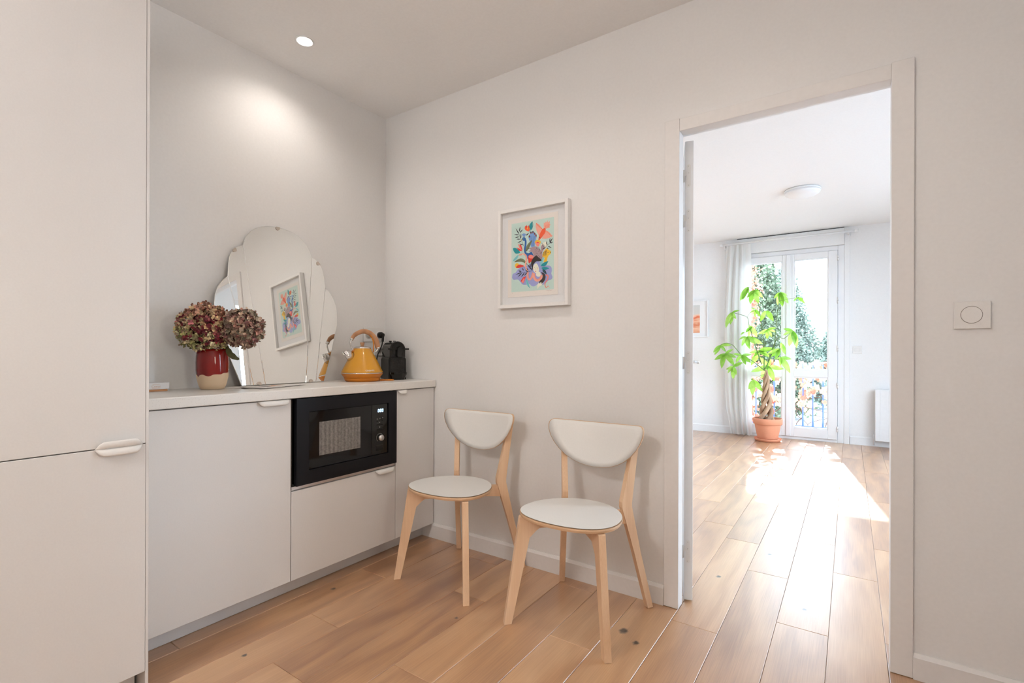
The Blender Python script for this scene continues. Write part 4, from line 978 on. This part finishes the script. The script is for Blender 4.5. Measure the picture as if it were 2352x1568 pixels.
for i, (cx, cy, rz, wx, wy, mi, dz, lab) in enumerate((
        (.165, -.985, 20, .055, .085, 0, 0, 'white card nearest the vase on the worktop'),
        (.225, -.960, -12, .075, .11, 1, .0012, 'grey leaflet curling on the worktop before the mirror'),
        (.285, -.925, 8, .06, .12, 0, .0024, 'white card lying nearest the worktop edge'),
        (.205, -.865, -5, .05, .10, 2, .0012, 'tan card among the white cards on the worktop'),
        (.225, -.790, 14, .075, .125, 0, .0024, 'white card furthest from the vase on the worktop'),
        (.165, -.800, -20, .045, .08, 2, 0, 'small tan card close below the mirror edge'))):
    cb = MB(); n = 8; vs = []
    for k in range(n + 1):
        s2 = k/n; y = (s2 - .5)*wy; z = .0006 + (.004*(abs(s2-.5)*2)**3 if mi == 1 else .0008*(s2))
        for x in (-wx/2, wx/2):
            for q in (0, .0006): vs.append((x, y, z + q))
    fs = []
    for k in range(n):
        a = k*4; b2 = a + 4; fs += [(a, a+2, b2+2, b2), (a+1, b2+1, b2+3, a+3), (a, b2, b2+1, a+1), (a+2, a+3, b2+3, b2+2)]
    fs += [(0, 1, 3, 2), (n*4, n*4+2, n*4+3, n*4+1)]
    co = cb.add(vs, fs).build('card', card_cols[mi]); co.location = (cx, cy, ZT + dz); co.rotation_euler = (0, 0, R(rz))
    tag(co, lab, 'card', 'cards on the worktop')

# ------------------------------------------------------------------ downlights
def downlight(x, y, label, energy=26.0, zc=HC):
    d = thing('downlight', (x, y, zc), label, 'downlight', 'recessed ceiling downlights')
    MB().lathe([(.034, -.0005), (.041, -.001), (.043, -.004), (.040, -.006), (.034, -.0045), (.033, -.0008)], (x, y, zc), 32, cap=False).build('trim_ring', M_white, d)
    MB().lathe([(.001, -.002), (.033, -.002), (.033, -.0008), (.001, -.0008)], (x, y, zc), 32).build('lamp_glass', plain('lamp_glow', (1, .95, .88), .4, emit=40.0, emcol=(1, .93, .84)), d)
    l = bpy.data.lights.new('downlight_beam', 'SPOT'); l.energy = energy; l.color = (1.0, .92, .84); l.spot_size = R(150); l.spot_blend = .75; l.shadow_soft_size = .03
    o = bpy.data.objects.new('downlight_beam', l); COL.objects.link(o); o.parent = d; o.location = (0, 0, -.012)
downlight(.300, -.765, 'glowing recessed downlight in the ceiling near the mirror wall', 8.8)
downlight(1.20, -.765, 'added unseen fill downlight in front of the picture', 9)  # added out of view to even the light on the walls
downlight(2.10, -.765, 'added unseen fill downlight in front of the doorway', 7)  # another unseen lamp added for balance of light
pl = thing('added_pendant', (1.3, -3.25, HC), 'added round opal glass pendant lamp hanging behind the viewpoint', 'pendant lamp')  # fill lamp added to brighten walls and ceiling, never in view
MB().lathe([(.050, -.001), (.050, -.025), (.012, -.035)], (1.3, -3.25, HC), 24).build('canopy', M_white, pl)
MB().tube([(1.3, -3.25, HC - .03), (1.3, -3.25, 2.44)], .0035, 8).build('flex', M_white, pl)
MB().lathe([(.002, .14), (.06, .127), (.11, .087), (.136, .034), (.138, -.02), (.12, -.07), (.08, -.114), (.04, -.134), (.002, -.14)], (1.3, -3.25, 2.31), 32).build('globe', plain('opal_glow', (1, .95, .9), .5, emit=52.0, emcol=(1, .955, .925)), pl)

# ------------------------------------------------------------------ far room things
m, nt, b = new_mat('curtain_linen')
tr = N(nt, 'ShaderNodeBsdfTranslucent'); tr.inputs[0].default_value = (.86, .85, .82, 1); b.inputs['Base Color'].default_value = (.88, .87, .85, 1); b.inputs['Roughness'].default_value = .9
no = N(nt, 'ShaderNodeTexNoise', i_Scale=300.0); bp = N(nt, 'ShaderNodeBump', i_Strength=.15); L(nt, no.outputs['Fac'], bp.inputs['Height']); L(nt, bp.outputs['Normal'], b.inputs['Normal'])
mx = N(nt, 'ShaderNodeMixShader', i_0=.35); L(nt, b.outputs[0], mx.inputs[1]); L(nt, tr.outputs[0], mx.inputs[2]); L(nt, mx.outputs[0], nt.nodes['Material Output'].inputs['Surface']); M_curt = m
cu = thing('curtain', (1.22, 4.95, 0), 'white curtain gathered left of the french door', 'curtain')
mb = MB(); nx, nz = 90, 44; vs = []
for j in range(nz + 1):
    z = .012 + (2.525 - .012)*j/nz; h = 1 - j/nz
    x0 = 1.085 - .030*math.sin(math.pi*min(1, h*1.1))*1.0; x1 = 1.385 + .012*h
    if h > .86: x0 += (h - .86)*.42
    for i in range(nx + 1):
        u = i/nx
        y = 4.955 + (.024)*math.sin(u*2*math.pi*4.2 + .6*math.sin(h*3)) * (.55 + .45*h) + .010*math.sin(u*23 + h*4)
        split = .035*math.exp(-((u - .58)/.05)**2)*max(0, h - .55)
        vs.append((x0 + (x1 - x0)*u + .004*math.sin(h*9 + u*6), y + split + (.02*math.exp(-((u-.5)/.1)**2)*max(0, .15 - h)*6), z))
mb.add(vs, [(j*(nx+1)+i, j*(nx+1)+i+1, (j+1)*(nx+1)+i+1, (j+1)*(nx+1)+i) for j in range(nz) for i in range(nx)], 0, True)
mb.build('cloth', M_curt, cu)
rod = thing('curtain_rod', (1.8, 4.95, 2.54), 'white curtain rod below the ceiling over the french door', 'curtain rod')
MB().tube([(1.03, 4.955, 2.542), (2.50, 4.955, 2.542)], .011, 12).build('pole', M_white, rod)
for x in (1.02, 2.52): MB().tube([(x - .02, 4.955, 2.542), (x + .02, 4.955, 2.542)], .018, 14).build('finial', M_white, rod)
for x in (1.055, 2.44):
    b_ = MB(); b_.tube([(x, 4.955, 2.535), (x, YF - .012, 2.52)], .008, 10); b_.tube([(x, YF - .012, 2.52), (x, YF - .0145 + .012, 2.52)], .026, 18); b_.build('bracket', M_white, rod)
# picture on the far wall
fp = thing('picture_frame', (.66, YF, 1.30), 'white framed orange landscape print on the far wall', 'picture')
f = MB(); x0, x1, z0, z1, t_ = .44, .835, 1.312, 1.822, .014
for (a, b2, c, d) in ((x0, x0+t_, z0, z1), (x1-t_, x1, z0, z1), (x0+t_, x1-t_, z0, z0+t_), (x0+t_, x1-t_, z1-t_, z1)): f.cbox(a, b2, YF - .03, YF - .001, c, d, .001)
f.build('frame', M_white, fp)
MB().box(x0+t_, x1-t_, YF - .012, YF - .002, z0+t_, z1-t_).build('passepartout', plain('bright_mat', (.85,.85,.85), .8), fp)
m, nt, b = new_mat('orange_landscape')
tc = N(nt, 'ShaderNodeTexCoord'); sx = N(nt, 'ShaderNodeSeparateXYZ'); L(nt, tc.outputs['Object'], sx.inputs[0])
no = N(nt, 'ShaderNodeTexNoise', i_Scale=7.0, i_Detail=3.0); sc = N(nt, 'ShaderNodeVectorMath', operation='MULTIPLY'); sc.inputs[1].default_value = (1, 1, 3.5); L(nt, tc.outputs['Object'], sc.inputs[0]); L(nt, sc.outputs[0], no.inputs['Vector'])
ad = N(nt, 'ShaderNodeMath', operation='MULTIPLY_ADD', i_1=.16); L(nt, no.outputs['Fac'], ad.inputs[0]); L(nt, sx.outputs[2], ad.inputs[2])
mr = N(nt, 'ShaderNodeMapRange'); mr.inputs[1].default_value = .10; mr.inputs[2].default_value = .56; L(nt, ad.outputs[0], mr.inputs[0])
cr = N(nt, 'ShaderNodeValToRGB'); L(nt, mr.outputs[0], cr.inputs[0]); e = cr.color_ramp.elements
for p_, c_ in ((.12, (222,150,110)), (.25, (240,196,166)), (.36, (216,120,80)), (.45, (238,190,158)), (.55, (224,110,70)), (.62, (240,200,176)), (.72, (214,208,200))):
    k = e.new(p_); k.color = c4(srgb(*c_))
e[0].color = c4(srgb(236,190,160)); e[-1].color = c4(srgb(206,210,208)); L(nt, cr.outputs[0], b.inputs['Base Color']); b.inputs['Roughness'].default_value = .8
MB().box(.505, .722, YF - .014, YF - .012, 1.372, 1.758).build('print', m, fp)
# ceiling lamp
cl = thing('ceiling_lamp', (2.07, 3.12, HF), 'round white flush ceiling lamp in the far room', 'ceiling lamp')
MB().lathe([(.145, -.001), (.150, -.012), (.148, -.020)], (2.09, 3.16, HF), 40).build('base', M_white, cl)
MB().lathe([(.148, -.020), (.140, -.040), (.110, -.058), (.060, -.068), (.002, -.071)], (2.09, 3.16, HF), 40).build('shade', plain('lamp_opal', (.86,.86,.87), .4), cl)
# switch on the far wall
fs_ = thing('wall_switch', (2.53, YF, 1.08), 'small white wall switch beside the french door', 'switch')
MB().cbox(2.487, 2.577, YF - .010, YF - .0005, 1.088, 1.178, .002).build('plate', M_plastic, fs_)
MB().cbox(2.507, 2.556, YF - .013, YF - .010, 1.112, 1.154, .001).build('rocker', M_plastic, fs_)
# radiator
ra = thing('radiator', (3.0, YF, .05), 'white panel radiator low on the far wall', 'radiator')
MB().cbox(2.700, 3.45, YF - .115, YF - .030, .075, .670, .006).build('panel', M_white, ra)
for x in (2.78, 3.38):
    for z in (.12, .62): MB().box(x - .012, x + .012, YF - .031, YF - .001, z - .012, z + .012).build('bracket', M_white, ra)
MB().tube([(2.692, YF - .05, .145), (2.692, YF - .05, .10), (2.692, YF - .05, .02)], .009, 10).build('pipe', M_white, ra)
for k in range(9): MB().cbox(2.745 + k*.08, 2.752 + k*.08, YF - .118, YF - .115, .085, .66, .001).build('rib', M_white, ra)

# ------------------------------------------------------------------ potted tree by the french door
PLANT = [((1.408, 1.914), [(1.315, 1.748), (1.346, 1.758), (1.412, 1.83)]), ((1.477, 1.864), [(1.409, 1.77), (1.423, 1.705), (1.538, 1.695), (1.545, 1.852), (1.579, 1.767)]), ((1.743, 1.839), [(1.678, 1.769), (1.708, 1.694), (1.776, 1.661), (1.831, 1.702), (1.814, 1.805)]), ((1.929, 1.775), [(1.878, 1.736), (2.01, 1.689)]), ((1.191, 1.616), [(1.297, 1.634), (1.254, 1.525), (1.162, 1.462), (1.13, 1.413)]), ((1.478, 1.634), [(1.423, 1.587), (1.471, 1.54), (1.539, 1.538), (1.433, 1.647)]), ((1.606, 1.606), [(1.542, 1.481)]), ((1.622, 1.605), [(1.702, 1.473)]), ((1.42, 1.428), [(1.371, 1.437), (1.34, 1.354), (1.368, 1.301), (1.472, 1.291)]), ((1.34, 1.356), [(1.284, 1.33)]), ((1.368, 1.297), [(1.288, 1.256), (1.316, 1.179), (1.417, 1.137), (1.472, 1.201), (1.543, 1.208)]), ((1.616, 1.382), [(1.509, 1.325), (1.556, 1.32), (1.6, 1.267), (1.673, 1.285), (1.705, 1.347), (1.718, 1.398)]), ((1.892, 1.358), [(1.796, 1.302), (1.851, 1.173), (1.918, 1.198), (1.936, 1.148), (1.79, 1.386)]), ((1.072, 1.188), [(1.017, 1.063), (1.131, 1.106), (1.206, 1.187), (1.002, 1.094)]), ((1.131, 1.079), [(1.221, 1.141), (1.083, 1.071), (1.01, 1.0), (1.091, 0.888), (1.25, 0.93), (1.253, 1.033)]), ((1.338, 1.061), [(1.242, 1.079), (1.264, 0.968), (1.445, 0.971), (1.383, 0.943), (1.438, 1.073)]), ((1.228, 0.918), [(1.128, 0.877), (1.171, 0.831), (1.214, 0.84), (1.278, 0.813), (1.225, 0.756), (1.334, 0.973)]), ((1.608, 0.925), [(1.428, 0.853), (1.5, 1.047), (1.527, 0.766), (1.778, 0.892), (1.687, 0.735), (1.641, 1.029)]), ((1.755, 1.038), [(1.864, 1.017), (1.7, 1.004), (1.752, 0.928), (1.858, 0.843)]), ((1.506, 1.111), [(1.383, 1.095), (1.445, 1.043), (1.404, 0.929), (1.614, 1.074), (1.634, 1.037), (1.567, 1.171), (1.693, 1.148)]), ((1.764, 1.214), [(1.813, 1.075)]), ((1.748, 1.137), [(1.614, 1.074), (1.703, 1.015), (1.654, 1.044)]), ((1.472, 0.756), [(1.417, 0.638), (1.466, 0.565), (1.571, 0.624), (1.441, 0.769)])]
STEMS = [[(1.574, 0.872), (1.557, 1.193), (1.539, 1.47), (1.525, 1.681), (1.484, 1.856), (1.408, 1.914)], [(1.581, 0.887), (1.673, 1.133), (1.718, 1.391), (1.74, 1.729), (1.743, 1.839)], [(1.581, 0.872), (1.438, 0.997), (1.338, 1.061), (1.27, 1.149), (1.228, 1.195), (1.156, 1.215), (1.072, 1.188)], [(1.547, 0.946), (1.472, 1.156), (1.417, 1.338), (1.382, 1.46), (1.361, 1.552), (1.255, 1.598), (1.191, 1.616)], [(1.614, 0.985), (1.686, 1.207), (1.751, 1.28), (1.809, 1.268), (1.892, 1.358)], [(1.361, 1.552), (1.409, 1.611), (1.478, 1.634)], [(1.74, 1.729), (1.818, 1.754), (1.929, 1.775)], [(1.546, 1.35), (1.579, 1.469), (1.606, 1.606)], [(1.734, 1.567), (1.679, 1.599), (1.622, 1.605)], [(1.417, 1.338), (1.42, 1.428)], [(1.437, 1.277), (1.403, 1.3), (1.368, 1.297)], [(1.567, 1.171), (1.58, 1.282), (1.616, 1.382)], [(1.338, 1.061), (1.221, 1.079), (1.131, 1.079)], [(1.438, 0.997), (1.327, 0.958), (1.228, 0.918)], [(1.601, 0.873), (1.68, 0.986), (1.755, 1.038)], [(1.547, 1.021), (1.506, 1.111)], [(1.693, 1.155), (1.764, 1.214)], [(1.68, 1.133), (1.748, 1.137)], [(1.581, 0.828), (1.608, 0.925)], [(1.582, 0.828), (1.521, 0.799), (1.472, 0.756)]]

PXC, PYC = 1.615, 4.715
pt = thing('potted_tree', (PXC, PYC, .02), 'potted plant with braided trunk and palmate green leaves in a terracotta pot', 'plant')
MB().lathe([(.090, .0305), (.112, .031), (.1155, .04), (.147, .205), (.1475, .2095), (.160, .2105), (.1645, .216), (.1660, .278), (.163, .283), (.152, .283), (.149, .275), (.146, .235), (.100, .233)], (PXC, PYC, 0), 48).build('pot', M_terr, pt)
MB().lathe([(.001, .246), (.146, .244), (.1465, .2355), (.001, .2355)], (PXC, PYC, 0), 32).build('soil', M_soil, pt)
tag(MB().lathe([(.125, .001), (.138, .002), (.150, .022), (.158, .034), (.1555, .0365), (.150, .034), (.142, .020), (.118, .0135), (.001, .0135)], (PXC, PYC, 0), 48).build('plant_saucer', M_terr),
    'round terracotta saucer under the plant pot', 'saucer')
mp_ = MB().lathe([(.085, .014), (.110, .014), (.110, .0302), (.085, .0302)], (PXC, PYC, 0), 24); mp_.build('pot_foot', M_terr, pt)
M_bark = wood('bark', (srgb(196,164,134), srgb(164,132,106), srgb(112,88,72)), ax=2, ring=90, warp=3, fine=260, rough=.85, bump=.6, tone=.5, contrast=1.0)
# braided stems
for k in range(4):
    path = []; rad = []
    for i in range(34):
        s2 = i/33; z = .238 + s2*.645; a = k*math.pi/2 + s2*7.6
        rr2 = .052*(1 - s2)**1.4 + .017*(1 - .6*max(0, s2 - .8)/.2)
        path.append((PXC - .012 + rr2*math.cos(a) - .004*s2, PYC + .85*rr2*math.sin(a), z)); rad.append(.027 - .0135*s2 - .006*max(0, s2 - .85)/.15)
    MB().tube(path, rad, 10).build('braided_stem', M_bark, pt)
M_pstem = plain('green_stem', (.14, .22, .07), .6)
M_pleaf = leafy('tree_leaf', (.22, .46, .05), (.46, .72, .16), .55, 14, .35)
rl_ = random.Random(11)
def dep(x, z): return PYC + .13*math.sin(x*9.3 + z*5.1) - .02
for st_ in STEMS:
    base = st_[0]
    pts = [(x, PYC + (dep(x, z) - PYC)*min(1, max(0, (math.hypot(x - 1.585, z - .86))/.35)), z) for x, z in st_]
    L_ = len(bez(pts, 5)); main = len(st_) > 3
    MB().tube(bez(pts, 5), [(.0062 if main else .0028)*(1 - .62*i/L_) for i in range(L_)], 7).build('stem', M_pstem, pt)
def leaflet(A, B, wd, droop):
    A, B = Vector(A), Vector(B); d = B - A; ln = d.length; d.normalize()
    side = d.cross(Vector((rl_.uniform(-.35,.35), -1, rl_.uniform(.1,.7)))).normalized(); nr = side.cross(d).normalized()
    n = 8; vs = []; mb = MB()
    for i in range(n + 1):
        s2 = i/n; wv = wd*(math.sin(math.pi*min(1, (.04 + .96*s2)**.85)))**.8
        if i == n: wv = .0006
        c = A + d*ln*s2 + nr*droop*math.sin(math.pi*s2)*ln
        fold = .22*wv
        vs += [c - side*wv + nr*fold, c - side*wv*.5 + nr*fold*.35, c, c + side*wv*.5 + nr*fold*.35, c + side*wv + nr*fold]
    mb.add(vs, [(i*5+j, i*5+5+j, i*5+6+j, i*5+1+j) for i in range(n) for j in range(4)], 0, True)
    return mb
for (c, tips) in PLANT:
    yc = dep(*c)
    for k, (x, z) in enumerate(tips):
        A = (c[0], yc, c[1]); yt = yc + rl_.uniform(-.09, .09)
        ln = math.hypot(x - c[0], z - c[1]); wd = min(.033, max(.012, ln*.185))
        leaflet(A, (x, yt, z), wd, rl_.uniform(-.06, .12)).build('leaf', M_pleaf, pt, fix=False)

# ------------------------------------------------------------------ outside the french door
struct(MB().box(OX0 - 3.2, OX1 + 3.5, YF + .25, 5.95, -.22, -.02), 'floor_terrace', plain('terrace_stone', (.26, .23, .20), .9, bump=.3, bscale=40))
struct(MB().box(-40, 40, -40, 60, -.5, -.30), 'ground', plain('garden_gravel', (.22, .23, .24), .95, bump=.5, bscale=8))
M_blue = plain('railing_blue', srgb(84, 118, 190), .5)
rl = thing('balcony_railing', (1.8, 5.6, -.02), 'blue metal railing outside the french door, overgrown with vine', 'railing')
for z, h2 in ((.095, .014), (.86, .012)):
    MB().cbox(.2, 3.6, 5.59, 5.61, z - h2, z + h2, .002).build('rail', M_blue, rl)
k = 0; x = .32
while x < 3.5:
    bar = MB().tube([(x, 5.6, -.02), (x, 5.6, .10), (x, 5.6, .20), (x, 5.6, .62), (x, 5.6, .66), (x, 5.6, .72), (x, 5.6, .95)], [.009, .016, .009, .009, .016, .009, .008], 8)
    bar.build('bar', M_blue, rl); x += .1153
M_vine = leafy('autumn_vine_leaf', srgb(212, 148, 122), srgb(242, 198, 172), .4, 6, .6)
M_vine2 = leafy('red_vine_leaf', srgb(190, 112, 88), srgb(230, 162, 136), .4, 6, .6)
M_twig = plain('vine_twig', (.16, .08, .05), .9)
# one lobed leaf, shared
lv_pts = [(0, -.15), (.22, -.34), (.40, -.16), (.60, .06), (.46, .20), (.40, .46), (.20, .44), (0, .74), (-.20, .44), (-.40, .46), (-.46, .20), (-.60, .06), (-.40, -.16), (-.22, -.34)]
def lobed(mat, nm):
    me = bpy.data.meshes.new(nm); n = len(lv_pts)
    me.from_pydata([(x, .10*(abs(x)) , z) for x, z in lv_pts] + [(0, -.05, .12)], [], [(i, (i+1) % n, n) for i in range(n)]); me.materials.append(mat); me.update(); return me
ml1, ml2 = lobed(M_vine, 'vine_leaf'), lobed(M_vine2, 'vine_leaf')
vn = thing('climbing_vine', (1.8, 5.66, -.02), 'autumn vine with pinkish orange leaves covering the blue railing', 'vine')
rv = random.Random(4); nleaf = 0
for i in range(26):
    x0 = rv.uniform(.7, 3.2); z1 = rv.uniform(.3, .95); pth = [(x0 + rv.uniform(-.12, .12)*j, 5.64 + rv.uniform(-.02, .06), .0 + z1*j/4) for j in range(5)]
    MB().tube(bez(pth, 3), rv.uniform(.003, .006), 5).build('twig', M_twig, vn)
for i in range(420):
    x = rv.uniform(.95, 2.62); u = rv.random(); z = .96 - .80*u**1.35
    if x > 2.05 and z < .5 and rv.random() < .6: continue
    if z < .38 and rv.random() < .45: continue
    nleaf += 1
    if nleaf > 298: break
    o = bpy.data.objects.new('leaf', ml1 if rv.random() < .75 else ml2); COL.objects.link(o); o.parent = vn
    o.location = (x - 1.8, 5.545 + rv.uniform(0, .14) - 5.66, z + .02); sz = rv.uniform(.06, .115); o.scale = (sz, sz, sz)
    o.rotation_euler = (rv.uniform(-.7, .5), rv.uniform(2.2, 4.1), rv.uniform(-.8, .8))
# column of red creeper left of the view
cr_ = thing('red_creeper', (1.0, 7.2, -.3), 'tall column of red creeper leaves outside, left of the conifers', 'creeper')
MB().tube([(1.0, 7.25, -.3), (1.02, 7.22, 1.2), (.98, 7.2, 3.6)], [.05, .04, .03], 8).build('trunk', M_twig, cr_)
def foliage(name, n, fn, size, mat, parent, seed, flat=False):
    r_ = random.Random(seed); og = ORG[parent.name]; vs, fs = [], []
    for i in range(n):
        P = fn(r_)
        d = Vector((r_.gauss(0, 1), r_.gauss(0, 1), r_.gauss(0, .8) - .3)).normalized(); s2 = d.orthogonal().normalized(); a = r_.uniform(0, 6.28)
        s2 = s2*math.cos(a) + d.cross(s2)*math.sin(a); l_ = size*r_.uniform(.6, 1.3); w_ = l_*.34
        o = len(vs); vs += [P - og, P + d*l_*.5 + s2*w_ - og, P + d*l_ - og, P + d*l_*.5 - s2*w_ - og]; fs.append((o, o+1, o+2, o+3))
    me = bpy.data.meshes.new(name); me.from_pydata([tuple(v) for v in vs], [], fs); me.materials.append(mat); me.update()
    ob = bpy.data.objects.new(name, me); COL.objects.link(ob); ob.parent = parent; ORG[ob.name] = og; return tag(ob, kind='stuff')
foliage('foliage', 3400, lambda r_: Vector((.99 + r_.gauss(0, .07), 7.2 + r_.gauss(0, .15), r_.uniform(-.2, 4.2))), .075, M_vine2, cr_, 8)
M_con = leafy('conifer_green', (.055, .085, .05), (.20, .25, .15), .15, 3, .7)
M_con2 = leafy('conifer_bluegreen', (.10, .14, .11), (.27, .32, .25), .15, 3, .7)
M_trunk = plain('tree_bark', (.08, .055, .04), .95, bump=.5, bscale=30)
def conifer(x, y, h, rad, n, label, mat, seed, zb=-.3, size=.075):
    t = thing('conifer', (x, y, zb), label, 'tree', 'conifers in the garden')
    MB().tube([(x, y, zb), (x, y, zb + h*.5), (x, y, zb + h*.95)], [.09, .06, .015], 8).build('trunk', M_trunk, t)
    def fn(r_):
        s2 = 1 - math.sqrt(r_.random()); rr2 = rad*((1 - s2)**.7)*(.55 + .45*math.sqrt(r_.random())); a = r_.uniform(0, 6.283)
        rr2 *= 1 + .18*math.sin(a*5 + s2*17)
        return Vector((x + rr2*math.cos(a), y + rr2*math.sin(a), zb + .1 + s2*(h - .1)))
    foliage('foliage', n, fn, size, mat, t, seed)
conifer(.62, 9.6, 4.7, 1.10, 30000, 'tall dark green conifer seen through the left leaf of the french door', M_con, 21)
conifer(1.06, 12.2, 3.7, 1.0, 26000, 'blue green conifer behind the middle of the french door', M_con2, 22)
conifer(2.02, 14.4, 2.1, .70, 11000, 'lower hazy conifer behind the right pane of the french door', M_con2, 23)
conifer(-2.0, 10.4, 4.2, 1.1, 6000, 'dark conifer at the far left of the garden', M_con, 24, size=.22)
